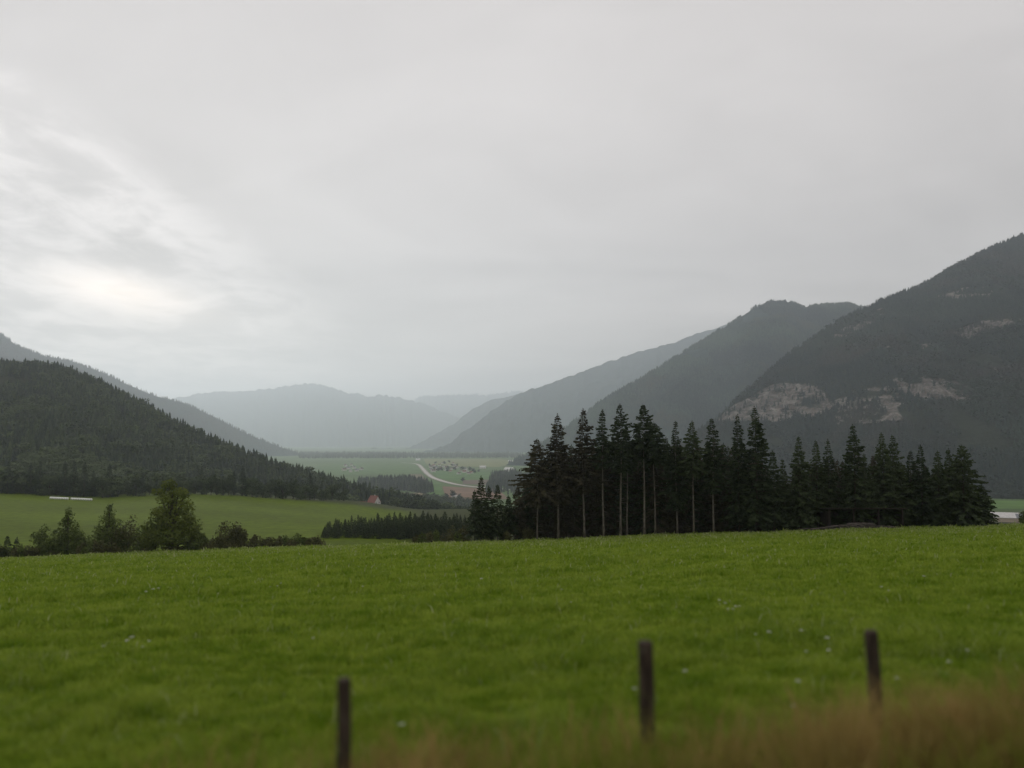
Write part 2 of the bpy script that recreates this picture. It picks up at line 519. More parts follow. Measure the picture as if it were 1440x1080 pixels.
def ridge(name, crest, slope, mat, nu=160, nv=50, base=VALLEY - 8, spur=0.18, spur_len=400.0, rough=6.0, seed=1, turn=0.0, power=1.0,
          back=0.7, rock_polys=None, rock_push=0.0, base_fn=None, jag=0.0):
    """a mountain: crest line at its own distances, a front slope with spurs and gullies, and a back slope"""
    s = np.linspace(0, len(crest) - 1, nu)
    cp = np.array([ray(p[0], p[1]) * p[2] for p in crest])
    X = np.interp(s, range(len(crest)), cp[:, 0]); Y = np.interp(s, range(len(crest)), cp[:, 1]); Z = np.interp(s, range(len(crest)), cp[:, 2])
    for _ in range(2):
        for A in (X, Y, Z): A[1:-1] = 0.25 * A[:-2] + 0.5 * A[1:-1] + 0.25 * A[2:]
    arc = np.concatenate([[0], np.cumsum(np.hypot(np.diff(X), np.diff(Y)))])
    Z = Z + jag * (fbm(arc / 60.0, arc * 0 + seed, seed + 40, 4, 0.6) - 0.5)
    b = np.full(nu, base, float) if base_fn is None else base_fn(X, Y)
    Hh = np.maximum(Z - b, 5.0)
    dx, dy = -X / np.hypot(X, Y), -Y / np.hypot(X, Y)            # towards the viewer's side of the valley
    c, sn = math.cos(turn), math.sin(turn)
    dx, dy = dx * c - dy * sn, dx * sn + dy * c
    nb = max(10, int(nv * 0.4))
    vv = np.concatenate([-np.linspace(1, 0, nb, endpoint=False), np.linspace(0, 1, nv) ** 1.05])
    w = np.where(vv < 0, back, 1.0)[:, None] * (Hh / slope)[None, :]
    off = vv[:, None] * w
    gx = X[None, :] + dx[None, :] * off; gy = Y[None, :] + dy[None, :] * off
    t = np.abs(vv)[:, None]
    prof = (1 - t) ** power
    env = np.clip(t * (1 - t) * 4, 0, 1)
    sp = 1 - 2 * np.abs(fbm(arc[None, :] / spur_len + 0.25 * t, t * 1.3 + seed, seed, 3) - 0.5) * 2
    gz = b[None, :] + Hh[None, :] * np.clip(prof + spur * env * (sp - 0.35), 0, 1.2) + rough * env ** 0.5 * (fbm(gx / 90.0, gy / 90.0, seed + 9, 4, 0.55) - 0.5) * 2
    U, N = gx.shape[1], gx.shape[0]
    rockv = np.zeros_like(gz)
    if rock_polys:
        ypix = 540 - F * (gz * math.cos(PITCH) - gy * math.sin(PITCH)) / (gy * math.cos(PITCH) + gz * math.sin(PITCH))
        xpix = 720 + F * gx / (gy * math.cos(PITCH) + gz * math.sin(PITCH))
        for poly, kdens in rock_polys:
            inside = in_poly(xpix + 10 * (fbm(gx / 40, gz / 40, 3, 3) - .5), ypix + 8 * (fbm(gx / 40, gz / 40, 8, 3) - .5), poly) & (vv[:, None] >= 0)
            n_ = fbm(gx / 45.0, gz / 22.0, seed + 70, 4, 0.6)
            rockv = np.maximum(rockv, inside * np.clip((n_ - (0.66 - 0.4 * kdens)) * 3.5 + 0.5, 0, 1))
        crag = fbm(gx / 26.0, gz / 60.0, seed + 80, 4, 0.6) - 0.5
        gx = gx + rockv * rock_push * crag * dx[None, :]; gy = gy + rockv * rock_push * crag * dy[None, :]
    V = np.stack([gx, gy, gz], -1)
    i, j = np.meshgrid(np.arange(N - 1), np.arange(U - 1), indexing='ij')
    f = np.stack([i * U + j, i * U + j + 1, (i + 1) * U + j + 1, (i + 1) * U + j], -1).reshape(-1, 4)
    me = np_mesh(name, V.reshape(-1, 3), f, [mat], True, {'rock': rockv.ravel()})
    if me.polygons[len(f) // 2].normal.z < 0: me.flip_normals()
    o = link(name, me); o['kind'] = 'structure'
    return V, rockv, vv


def scatter(V, vv, n, vmin=-0.15, vmax=1.0, rock=None, rg=rng):
    """random points on the slope, even by area; returns positions, slope parameter and rock there"""
    a = V[:-1, :-1]; b = V[1:, :-1]; c = V[:-1, 1:]; d = V[1:, 1:]
    ar = np.linalg.norm(np.cross(b - a, c - a), axis=-1)
    vm = 0.5 * (vv[:-1] + vv[1:])
    ar = ar * ((vm >= vmin) & (vm <= vmax))[:, None]
    pr = (ar / ar.sum()).ravel()
    idx = rg.choice(len(pr), n, p=pr); ii, jj = np.unravel_index(idx, ar.shape)
    u = rg.random(n)[:, None]; w = rg.random(n)[:, None]
    P = a[ii, jj] * (1 - u) * (1 - w) + b[ii, jj] * u * (1 - w) + c[ii, jj] * (1 - u) * w + d[ii, jj] * u * w
    rk = np.zeros(n) if rock is None else np.maximum.reduce([rock[ii, jj], rock[ii + 1, jj], rock[ii, jj + 1]])
    return P, vv[ii], rk


def conifer_template(layers, n, rg):
    v = []; f = []
    for L in range(layers):
        z0 = 0.05 + 0.9 * L / layers; z1 = min(1.0, z0 + 1.35 / layers + 0.06)
        r = 0.17 * (1 - (z0 - 0.05)) ** 0.85 * rg.uniform(0.85, 1.12)
        o = len(v); v.append((rg.normal(0, 0.008), rg.normal(0, 0.008), z1 if L < layers - 1 else 1.0))
        a0 = rg.uniform(0, 6.28)
        for k in range(n):
            rr = r * (1.0 if k % 2 else 0.62) * rg.uniform(0.75, 1.2)
            v.append((rr * math.cos(a0 + 6.283 * k / n), rr * math.sin(a0 + 6.283 * k / n), z0 + rg.uniform(-0.03, 0.035) + (0.03 if k % 2 == 0 else -0.02)))
        for k in range(n): f.append((o, o + 1 + k, o + 1 + (k + 1) % n))
    return np.array(v), np.array(f)


def broadleaf_template(nq, rg, size=0.17):
    v = []; f = []
    lobes = [(rg.normal(0, 0.16), rg.normal(0, 0.16), rg.uniform(0.35, 0.78), rg.uniform(0.16, 0.26)) for _ in range(6)]
    for q in range(nq):
        lx, ly, lz, lr = lobes[q % 6]
        d = rg.normal(0, 1, 3); d /= np.linalg.norm(d)
        c = np.array((lx, ly, lz)) + d * lr * rg.uniform(0.75, 1.05)
        e = d + rg.normal(0, 0.5, 3); e /= np.linalg.norm(e)
        a = np.cross(e, rg.normal(0, 1, 3)); a /= np.linalg.norm(a); b = np.cross(e, a)
        s = size * rg.uniform(0.6, 1.3)
        o = len(v)
        v += [c + a * s * 0.6, c + b * s * 0.55, c - a * s * 0.6]
        f += [(o, o + 1, o + 2)]
    return np.array(v), np.array(f)


def wood(name, P, heights, widths, tints, templates, mat, rg=rng, lean=0.03):
    """one mesh of many far trees that reads as one mass"""
    which = rg.integers(0, len(templates), len(P)); vs = []; fs = []; ts = []; off = 0
    for k, (tv, tf) in enumerate(templates):
        I = np.nonzero(which == k)[0]
        if not len(I): continue
        a = rg.uniform(0, 6.283, len(I)); ca, sa = np.cos(a)[:, None], np.sin(a)[:, None]
        h = heights[I][:, None]; w = (widths[I] * heights[I])[:, None]
        x = (tv[None, :, 0] * ca - tv[None, :, 1] * sa) * w; y = (tv[None, :, 0] * sa + tv[None, :, 1] * ca) * w; z = tv[None, :, 2] * h
        x = x + z * rg.normal(0, lean, (len(I), 1)); y = y + z * rg.normal(0, lean, (len(I), 1))
        q = np.stack([x + P[I, 0:1], y + P[I, 1:2], z + P[I, 2:3] - 0.5], -1).reshape(-1, 3)
        vs.append(q); T = len(tv)
        fs.append((tf[None] + (np.arange(len(I)) * T)[:, None, None]).reshape(-1, 3) + off)
        ts.append(np.repeat(tints[I], T)); off += len(q)
    me = np_mesh(name, np.concatenate(vs), np.concatenate(fs), [mat], False, {'tint': np.concatenate(ts)})
    o = link(name, me); o['kind'] = 'stuff'
    return o


r1 = np.random.default_rng(11)
CON = [conifer_template(5, 10, r1) for _ in range(5)]
CON_FAR = [conifer_template(3, 6, r1) for _ in range(5)]
BRO = [broadleaf_template(170, r1, 0.125) for _ in range(6)]
BRO_FAR = [broadleaf_template(26, r1, 0.30) for _ in range(4)]

# -- near wooded hill on the left
def hill_base(x, y): return np.full_like(x, -34.0)
crestH = [(-420, 495, 1000), (-250, 500, 980), (-120, 511, 960), (0, 516, 930), (75, 519, 900), (110, 531, 880), (150, 549, 860), (200, 575, 840), (250, 601, 820),
          (300, 625, 800), (350, 646, 780), (400, 663, 760), (450, 676, 740), (480, 685, 730), (520, 695, 715), (560, 706, 700), (600, 720, 690), (640, 732, 690)]
VH, rkH, vvH = ridge('hill', crestH, 0.27, M['earth'], 170, 60, base_fn=lambda x, y: ground_z(x, y) - 6.0, spur=0.07, spur_len=170, rough=3, seed=4, power=1.05, back=0.5)
r2 = np.random.default_rng(5)
P, pv, _ = scatter(VH, vvH, 19000, -0.12, 1.0, rg=r2)
gzv = ground_z(P[:, 0], P[:, 1])
pxx = P[:, 0] / P[:, 1] * F + 720
keep = (P[:, 1] > 394 + 25 * ss(250, 480, pxx)) & (pxx > -330) & ~((pxx > 492) & (pxx < 556) & (P[:, 1] < 680))
# a small clearing high on the hill
clear = ((pxx + 12) / 60) ** 2 + ((P[:, 2] - 62) / 7.0) ** 2 < 1
keep &= ~clear
P = P[keep]; pv = pv[keep]; pxx = pxx[keep]
P[:, 2] = np.maximum(P[:, 2], ground_z(P[:, 0], P[:, 1]))
mixn = fbm(P[:, 0] / 55, P[:, 1] / 70, 17, 3)
bro = (mixn + 0.55 * ss(0.35, 0.8, pv) - 0.12 * r2.random(len(P))) > 0.57
bro &= pv > 0.26
bro |= r2.random(len(P)) < 0.16
hc = r2.uniform(8, 13.5, len(P)); hb = r2.uniform(7.5, 12.5, len(P)) * (0.75 + 0.5 * fbm(P[:, 0] / 25, P[:, 1] / 25, 93, 2))
tc_ = np.clip(0.18 + 0.18 * r2.normal(0, 1, len(P)) + 0.35 * (fbm(P[:, 0] / 40, P[:, 1] / 40, 3, 2) - 0.5), 0, 1)
wood('hill_forest', P[~bro], hc[~bro], r2.uniform(1.15, 1.8, (~bro).sum()), np.clip(tc_[~bro] * 0.8 + 0.06, 0, 1), CON, M['forest'], r2)  # conifer tints raised, thicker haze on this hill put into leaf colour
wood('hill_forest', P[bro], hb[bro], r2.uniform(1.15, 1.8, bro.sum()), np.clip(0.55 + 0.38 * ss(0.3, 0.6, pv[bro]) * ss(0.40, 0.56, fbm(P[bro, 0] / 60, P[bro, 1] / 45, 95, 3)) + 0.25 * (fbm(P[bro, 0] / 30, P[bro, 1] / 40, 91, 2) - 0.5) * 2 + 0.12 * r2.normal(0, 1, bro.sum()), 0.1, 1), BRO, M['forest'], r2)
# grassy clearing on the hill
# -- big rocky mountain on the right
crest1 = [(915, 646, 1900), (960, 622, 1950), (1010, 588, 2050), (1080, 524, 2180), (1130, 484, 2280), (1200, 441, 2380), (1260, 416, 2450), (1300, 401, 2500), (1340, 377, 2560),
          (1390, 352, 2620), (1440, 330, 2680), (1520, 300, 2720), (1650, 262, 2760), (1850, 225, 2800), (2100, 215, 2800)]
rocks = [([(1150, 566), (1200, 556), (1260, 552), (1300, 558), (1260, 572), (1180, 578)], 0.38),
         ([(1000, 596), (1035, 568), (1075, 545), (1105, 536), (1150, 543), (1168, 570), (1150, 584), (1110, 590), (1060, 592)], 0.82),
         ([(1188, 552), (1235, 543), (1262, 526), (1300, 528), (1352, 533), (1372, 548), (1360, 562), (1300, 562), (1230, 560)], 0.68),
         ([(1165, 470), (1200, 455), (1246, 434), (1252, 444), (1205, 466), (1172, 478)], 0.42),
         ([(1225, 492), (1300, 478), (1380, 452), (1440, 446), (1500, 450), (1500, 462), (1380, 470), (1300, 492)], 0.27),
         ([(1315, 418), (1360, 402), (1395, 404), (1392, 418), (1340, 424)], 0.33),
         ([(1165, 578), (1260, 570), (1270, 590), (1180, 596)], 0.31),
         ([(1395, 510), (1440, 506), (1490, 530), (1440, 560), (1400, 524)], 0.28)]
V1, rk1, vv1 = ridge('mountain', crest1, 0.50, M['rocky'], 460, 300, spur=0.10, spur_len=520, rough=16, seed=23, power=0.95, rock_polys=rocks, rock_push=75, jag=10, turn=0.12)
P, pv, rk = scatter(V1, vv1, 105000, -0.08, 1.0, rk1, r2)
d_ = fbm(P[:, 0] / 90, P[:, 2] / 60, 55, 4)
keep = (r2.random(len(P)) > np.clip(rk * 1.25 - 0.08, 0, 0.95)) & (d_ > 0.30) & (P[:, 2] > VALLEY - 4) & (P[:, 0] / P[:, 1] < 1.15)
P = P[keep]; d_ = d_[keep]
tint = np.clip(0.34 + 1.6 * (fbm(P[:, 0] / 160, P[:, 2] / 90, 61, 3) - 0.5) + 0.16 * r2.normal(0, 1, len(P)), 0, 1)
isb = (fbm(P[:, 0] / 200, P[:, 2] / 110, 63, 3) + 0.1 * r2.normal(0, 1, len(P))) > 0.60
hh = r2.uniform(8, 17, len(P))
wood('mountain_forest', P[~isb], hh[~isb], r2.uniform(1.5, 2.3, (~isb).sum()), tint[~isb] * 0.7, CON_FAR, M['forest_far'], r2)
wood('mountain_forest', P[isb], hh[isb] * 0.8, r2.uniform(1.5, 2.2, isb.sum()), np.clip(tint[isb] + 0.2, 0, 1), BRO_FAR, M['forest_far'], r2)

# -- the ridges that step back along the valley
crest2 = [(690, 664, 3300), (740, 640, 3350), (780, 612, 3450), (820, 584, 3550), (850, 562, 3600), (900, 534, 3700), (950, 503, 3800), (1000, 472, 3900), (1030, 453, 3950), (1060, 434, 4000),
          (1085, 425, 4030), (1110, 425, 4050), (1132, 434, 4080), (1155, 429, 4100), (1195, 428, 4150), (1240, 440, 4200), (1300, 460, 4250), (1400, 480, 4300)]
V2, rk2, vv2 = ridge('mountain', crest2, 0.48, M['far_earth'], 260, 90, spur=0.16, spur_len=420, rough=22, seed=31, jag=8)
P, pv, _ = scatter(V2, vv2, 60000, -0.05, 0.95, rg=r2)
keep = (fbm(P[:, 0] / 150, P[:, 2] / 80, 77, 4) > 0.33) & (P[:, 2] > VALLEY); P = P[keep]
tint = np.clip(0.40 + 2.0 * (fbm(P[:, 0] / 260, P[:, 2] / 120, 71, 3) - 0.5) + 0.15 * r2.normal(0, 1, len(P)), 0, 1)
wood('mountain_forest', P, r2.uniform(9, 20, len(P)), r2.uniform(1.6, 2.5, len(P)), tint, CON_FAR, M['forest_haze_blue'], r2)
crest3 = [(560, 645, 7200), (624, 629, 7400), (665, 598, 7700), (693, 576, 7900), (729, 554, 8100), (760, 543, 8200), (800, 529, 8300), (850, 511, 8400), (900, 494, 8500), (950, 481, 8500),
          (1000, 463, 8500), (1040, 452, 8500), (1100, 440, 8600), (1200, 450, 8600)]
V3, _, vv3 = ridge('mountain', crest3, 0.5, M['far_earth'], 240, 70, spur=0.18, spur_len=800, rough=40, seed=41, jag=40)
crest4 = [(520, 645, 10000), (577, 629, 10300), (610, 612, 10600), (638, 596, 10800), (665, 574, 11000), (690, 563, 11200), (712, 558, 11300), (760, 548, 11400), (850, 540, 11500)]
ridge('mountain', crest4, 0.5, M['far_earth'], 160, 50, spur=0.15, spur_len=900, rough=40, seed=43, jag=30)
crest5 = [(120, 600, 15000), (200, 572, 15400), (260, 557, 15700), (300, 551, 15900), (360, 549, 16000), (390, 545, 16000), (415, 540, 16000), (440, 539, 16000), (465, 545, 16000),
          (485, 551, 16000), (515, 557, 16000), (540, 556, 16100), (560, 559, 16200), (590, 566, 16300), (640, 585, 16500), (700, 600, 16500)]
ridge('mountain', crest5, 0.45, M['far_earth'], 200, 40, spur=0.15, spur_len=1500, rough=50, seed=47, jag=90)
crest6 = [(500, 580, 20000), (560, 566, 20300), (582, 562, 20500), (600, 556, 20600), (612, 558, 20600), (624, 554.5, 20700), (649, 556, 20700), (664, 553, 20700), (682, 556, 20700), (700, 553, 20800), (720, 551, 20800), (780, 548, 20800), (850, 550, 20800)]
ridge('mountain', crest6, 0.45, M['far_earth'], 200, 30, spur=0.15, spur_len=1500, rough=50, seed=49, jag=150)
crestL = [(-350, 330, 2900), (-200, 395, 3000), (-100, 432, 3050), (0, 469, 3100), (25, 487, 3150), (60, 501, 3200), (100, 508, 3250), (140, 523, 3300), (180, 541, 3350), (220, 558, 3400), (260, 567, 3450),
          (300, 586, 3500), (340, 607, 3550), (380, 624, 3600), (410, 634, 3650), (450, 646, 3700), (500, 655, 3750)]
crestL = [(a, b, c * 1.5) for a, b, c in crestL]
VL, _, vvL = ridge('mountain', crestL, 0.55, M['far_earth'], 200, 60, spur=0.12, spur_len=420, rough=18, seed=53, jag=8)
P, pv, _ = scatter(VL, vvL, 16000, -0.05, 0.6, rg=r2)
tint = np.clip(0.4 + 0.9 * (fbm(P[:, 0] / 200, P[:, 2] / 100, 71, 3) - 0.5) + 0.12 * r2.normal(0, 1, len(P)), 0, 1)
wood('mountain_forest', P, r2.uniform(12, 24, len(P)), r2.uniform(1.4, 2.0, len(P)), tint, CON_FAR, M['forest_far'], r2)

# -- woods on the valley floor and sides


def wood_patch(name, poly, n, hmin, hmax, tint, templates, z=None, wmin=1.0, wmax=1.5):
    """trees over a polygon given as ground points (x, y)"""
    poly = np.array(poly); lo = poly.min(0); hi = poly.max(0); pts = np.zeros((0, 2))
    while len(pts) < n:
        q = r2.uniform(lo, hi, (n * 3, 2)); q = q[in_poly(q[:, 0], q[:, 1], [tuple(p) for p in poly])]
        pts = np.concatenate([pts, q])
    pts = pts[:n]
    hf = 0.35 + 1.25 * fbm(pts[:, 0] / 40.0, pts[:, 1] / 60.0, 201, 3)
    zz = ground_z(pts[:, 0], pts[:, 1]) if z is None else np.full(n, z)
    P = np.column_stack([pts, zz])
    return wood(name, P, r2.uniform(hmin, hmax, n) * hf, r2.uniform(wmin, wmax, n), np.clip(tint + 0.14 * r2.normal(0, 1, n), 0, 1), templates, M['forest'], r2)


def pix_poly(q): return [tuple(ground_point(*p)[:2]) for p in q]
def dep_poly(q): return [((p[0] - 720) / F * p[1], p[1]) for p in q]


wood_patch('valley_wood', pix_poly([(500, 690), (540, 689), (575, 691), (596, 695), (611, 693), (606, 686), (588, 682), (560, 679), (530, 681), (505, 679)]), 1000, 9, 22, 0.15, CON)
wood_patch('valley_wood', pix_poly([(520, 704), (560, 701), (600, 703), (650, 707), (690, 716), (640, 722), (560, 720)]), 420, 6, 13, 0.5, BRO)
wood_patch('valley_wood', pix_poly([(682, 694), (730, 696), (760, 694), (760, 668), (715, 667), (690, 672)]), 900, 12, 19, 0.15, CON)
wood_patch('valley_wood', pix_poly([(420, 645), (735, 644), (735, 639), (420, 638)]), 2600, 14, 24, 0.3, CON_FAR, None, 1.6, 2.2)
wood_patch('valley_wood', dep_poly([(470, 700), (560, 690), (575, 600), (640, 600), (690, 700), (690, 950), (560, 980), (470, 900)]), 1500, 6, 12, 0.35, BRO)
wood_patch('valley_wood', dep_poly([(535, 690), (570, 650), (640, 680), (640, 900), (560, 930), (500, 850), (500, 690)]), 500, 10, 16, 0.2, CON)
wood_patch('valley_wood', dep_poly([(530, 900), (640, 960), (660, 1150), (600, 1230), (540, 1180)]), 500, 9, 15, 0.2, CON)

# ------------------------------------------------------------------ haze
hz = MB(); hz.box(-24500, 24500, -24300, 24500, VALLEY - 22, 1500)
hm = bpy.data.materials.new('haze_air'); hm.use_nodes = True
ht = hm.node_tree; ht.nodes.clear()
pvn = ht.nodes.new('ShaderNodeVolumePrincipled')
pvn.inputs['Color'].default_value = (0.85, 0.93, 1.0, 1)
pvn.inputs['Density'].default_value = HAZE_DENSITY
pvn.inputs['Anisotropy'].default_value = 0.55
ho = ht.nodes.new('ShaderNodeOutputMaterial'); ht.links.new(pvn.outputs[0], ho.inputs['Volume'])
haze = link('haze', hz.mesh('haze', [hm])); haze['kind'] = 'stuff'

# ------------------------------------------------------------------ spruces at the meadow's far edge


def spruce_crown(h, base, R, seed, dense=1.0, ragged=0.2, droop=0.35):
    """whorls of drooping branches carrying needle sprays; base = height where the crown starts"""
    rg = np.random.default_rng(seed); q = []; t_ = []
    z = base; step0 = max(0.15, min(0.30, 0.30 * (h - base) / 9.0)); k0 = min(1.0, 0.55 + h / 22.0)
    lop = rg.uniform(0, 6.283); lopk = rg.uniform(0, 0.22)
    while z < h - 0.12:
        t = (h - z) / (h - base + 1e-6)
        prof = min(1.0, 0.035 + 1.28 * t ** 1.0) * (1.0 if t < 0.85 else 1.0 - 0.5 * (t - 0.85) / 0.15 * (1 if base > 1.5 else 0.2))
        wh = rg.uniform(1 - ragged, 1 + ragged)
        nb = int(rg.integers(5, 8) * (1 if t > 0.12 else 0.8))
        a0 = rg.uniform(0, 6.283)
        for k in range(nb):
            a = a0 + 6.283 * k / nb + rg.normal(0, 0.25)
            L = max(0.10, R * prof * wh * rg.uniform(0.65, 1.18) * (1 + lopk * math.cos(a - lop)))
            if rg.random() < 0.06 * ragged / 0.2: continue
            up = 0.75 - 1.0 * t if t < 0.5 else 0.25 - 0.35 * (t - 0.5) * 2 * 0.6
            up += rg.normal(0, 0.12)
            dr = droop * (0.4 + t) * rg.uniform(0.7, 1.3)
            m = max(3, int(L / (0.17 * k0) * dense)); tb = rg.uniform(0, 1)
            s = (np.arange(m) + rg.random(m)) / m; s = 0.06 + 0.96 * s
            pz = z + L * (up * s - dr * s ** 2 * 0.9 + 0.18 * dr * s ** 5)
            ca, sa = math.cos(a), math.sin(a)
            for side in (-1, 1):
                sl = k0 * rg.uniform(0.26, 0.52, m) * (0.55 + 0.75 * np.sin(np.clip(s, 0, 1) * 2.6)) * min(1, 0.45 + L * 0.45)
                c = np.stack([ca * L * s, sa * L * s, pz], -1)
                ang2 = side * rg.uniform(0.35, 1.1, m)
                dxx = np.cos(a + ang2); dyy = np.sin(a + ang2); dzz = -rg.uniform(0.15, 0.75, m)
                dr3 = np.stack([dxx, dyy, dzz], -1); dr3 /= np.linalg.norm(dr3, axis=1)[:, None]
                wv = np.cross(dr3, rg.normal(0, 1, (m, 3))); wv /= np.linalg.norm(wv, axis=1)[:, None] + 1e-6
                wd = (sl * rg.uniform(0.22, 0.40, m))[:, None]
                e = c + dr3 * sl[:, None]
                mid = c + dr3 * sl[:, None] * 0.5
                q.append(np.stack([c, mid + wv * wd, e, mid - wv * wd], 1).reshape(-1, 3))
                t_.append(np.repeat(np.clip(0.25 + 0.5 * tb + rg.normal(0, 0.15, m), 0, 1), 4))
        z += step0 * rg.uniform(0.7, 1.3) * (0.8 + 0.4 * t)
    # leader shoots at the very top
    for zz in np.linspace(h - 0.9, h - 0.05, 14):
        a = rg.uniform(0, 6.283); c0 = np.array((0, 0, zz)); d0 = np.array((math.cos(a) * 0.5, math.sin(a) * 0.5, 0.7)) * 0.30
        w0 = np.array((-math.sin(a), math.cos(a), 0)) * 0.06
        q.append(np.stack([c0, c0 + d0 * .5 + w0, c0 + d0, c0 + d0 * .5 - w0])); t_.append(np.full(4, 0.4))
    v = np.concatenate(q); tt = np.concatenate(t_)
    f = np.arange(len(v)).reshape(-1, 4)
    return v, f, tt


def spruce_trunk(h, base, r0, seed):
    rg = random.Random(seed); b = MB(); n = 9; pts = []; rr = []
    lx = rg.uniform(-0.012, 0.012); ly = rg.uniform(-0.012, 0.012)
    for i in range(n):
        t = i / (n - 1); z = -0.4 + t * (h + 0.3)
        pts.append((lx * z + 0.05 * math.sin(z * 0.4 + seed), ly * z, z)); rr.append(max(0.02, r0 * (1 - t) ** 0.85 * (1.35 if i == 0 else 1.0)))
    b.tube(pts, rr, 8)
    z = 1.2
    while z < base + 1.0:                                   # dead stubs below the crown
        a = rg.uniform(0, 6.283); L = rg.uniform(0.3, 1.0)
        b.tube([(0, 0, z), (math.cos(a) * L, math.sin(a) * L, z - 0.1 * L)], [0.03, 0.012], 4)
        z += rg.uniform(0.35, 0.8)
    return b


def spruce(px, top, base_px, halfw, depth, label, group=None, warm=False, seed=0, r0=None, dense=1.0, ragged=0.2, rz=0.0):
    g0 = on_ground(px, depth)
    ztop = ray(px, top)[2] * depth
    h = ztop - g0[2]
    base = max(0.25, ray(px, base_px)[2] * depth - g0[2])
    R = halfw * depth / F
    t = thing('spruce_tree', tuple(g0), rz, label=label, cat='spruce tree', group=group)
    v, f, tt = spruce_crown(h, base, R * 0.95, seed, dense, ragged)
    tt = np.clip(tt + random.uniform(-0.25, 0.35), 0, 1)
    link('crown', np_mesh('spruce_crown', v, f, [M['spruce_warm' if warm else 'spruce']], False, {'tint': tt}), t)
    link('trunk', spruce_trunk(h, base, r0 or 0.0088 * h, seed).mesh('spruce_trunk', [M['bark' if base > 1.5 else 'bark_dark']], True), t)
    return t


ST = 'spruces standing in the row at the far edge of the meadow'
FRONT = [
    # px, top, crown base, half width, depth, warm, label
    (668, 690, 752, 13, 113, 0, 'low bushy spruce at the left foot of the small outlying clump'),
    (677, 670, 750, 16, 114, 0, 'tallest young spruce of the small clump left of the tall stand'),
    (688, 683, 750, 14, 116, 0, 'young spruce between the tallest and the second pointed top of the small clump'),
    (700, 682, 750, 15, 114, 0, 'young spruce with a sharp separate top at the middle of the small outlying clump'),
    (715, 697, 748, 13, 115, 0, 'short spruce squeezed between the small clump and the tall stand'),
    (728, 684, 746, 16, 116, 1, 'short brownish spruce just left of the outermost bare trunk'),
    (755, 618, 706, 34, 112, 1, 'outer spruce of the tall stand with long ragged branches reaching over the valley view'),
    (784, 582, 704, 27, 112, 1, 'brownish tall spruce with an open ragged crown, second bare trunk of the stand'),
    (820, 575, 690, 26, 112, 1, 'broad topped tall spruce with a thick grey trunk, third in the stand'),
    (847, 576, 658, 15, 112, 0, 'narrowest tall spruce with a thin pale trunk between two broad ones'),
    (871, 568, 660, 23, 112, 0, 'tallest spruce of the stand, bushy top above a straight pale trunk'),
    (880, 604, 664, 17, 115, 0, 'spruce with a thin dim trunk close behind the tallest one'),
    (904, 569, 644, 24, 112, 0, 'tall spruce with the longest and brightest bare trunk of the stand'),
    (919, 594, 650, 25, 114, 0, 'spruce shouldering out of the right side of the brightest trunked tree'),
    (949, 593, 715, 20, 114, 0, 'left one of a pair of sharp twin spruce tops in mid stand'),
    (972, 592, 668, 20, 112, 0, 'right one of a pair of twin spruce tops, with a slender leaning pale trunk'),
    (1000, 589, 690, 22, 112, 0, 'single spiky spruce before the pale quarry cliff with a dim trunk'),
    (1036, 583, 735, 22, 113, 0, 'thin tiered spruce standing left against the big one near the gap'),
    (1060, 572, 738, 30, 112, 0, 'big tiered spruce with wide upper branches beside the gap in the stand'),
    (1084, 633, 738, 18, 113, 0, 'low spruce leaning out at the right foot of the big tiered one'),
    (1098, 646, 738, 14, 115, 0, 'smallest pointed spruce in the gap of the stand'),
    (1121, 614, 738, 25, 113, 0, 'first full spruce right of the gap, branched down to the grass'),
    (1145, 620, 738, 20, 115, 0, 'slim spruce top beside the first full tree right of the gap'),
    (1162, 618, 738, 20, 115, 0, 'slim spruce just left of the tallest tree of the right hand group'),
    (1197, 597, 738, 27, 114, 0, 'tallest spruce of the right hand group with an even cone'),
    (1237, 609, 737, 26, 114, 0, 'left half of the dense double topped spruce pair'),
    (1252, 612, 737, 25, 115, 0, 'right half of the dense double topped spruce pair'),
    (1277, 634, 736, 19, 116, 0, 'short spruce top just right of the double topped pair'),
    (1291, 626, 736, 20, 115, 0, 'pointed spruce between the double topped pair and the end group'),
    (1315, 634, 735, 21, 115, 0, 'left one of two equal spruce tops near the end of the stand'),
    (1330, 631, 735, 20, 116, 0, 'right one of two equal spruce tops near the end of the stand'),
    (1349, 626, 735, 40, 114, 0, 'wide end spruce of the stand sloping down to the farm roof'),
    (1374, 682, 734, 20, 115, 0, 'low spruce tucked under the end tree beside the pale farm roof'),
]
for k, (px, top, bp, hw, dep, wm, lab) in enumerate(FRONT):
    spruce(px, top, bp, hw, dep, lab, ST, bool(wm), 100 + k, dense=1.15, ragged=0.22 if bp < 720 else 0.16)

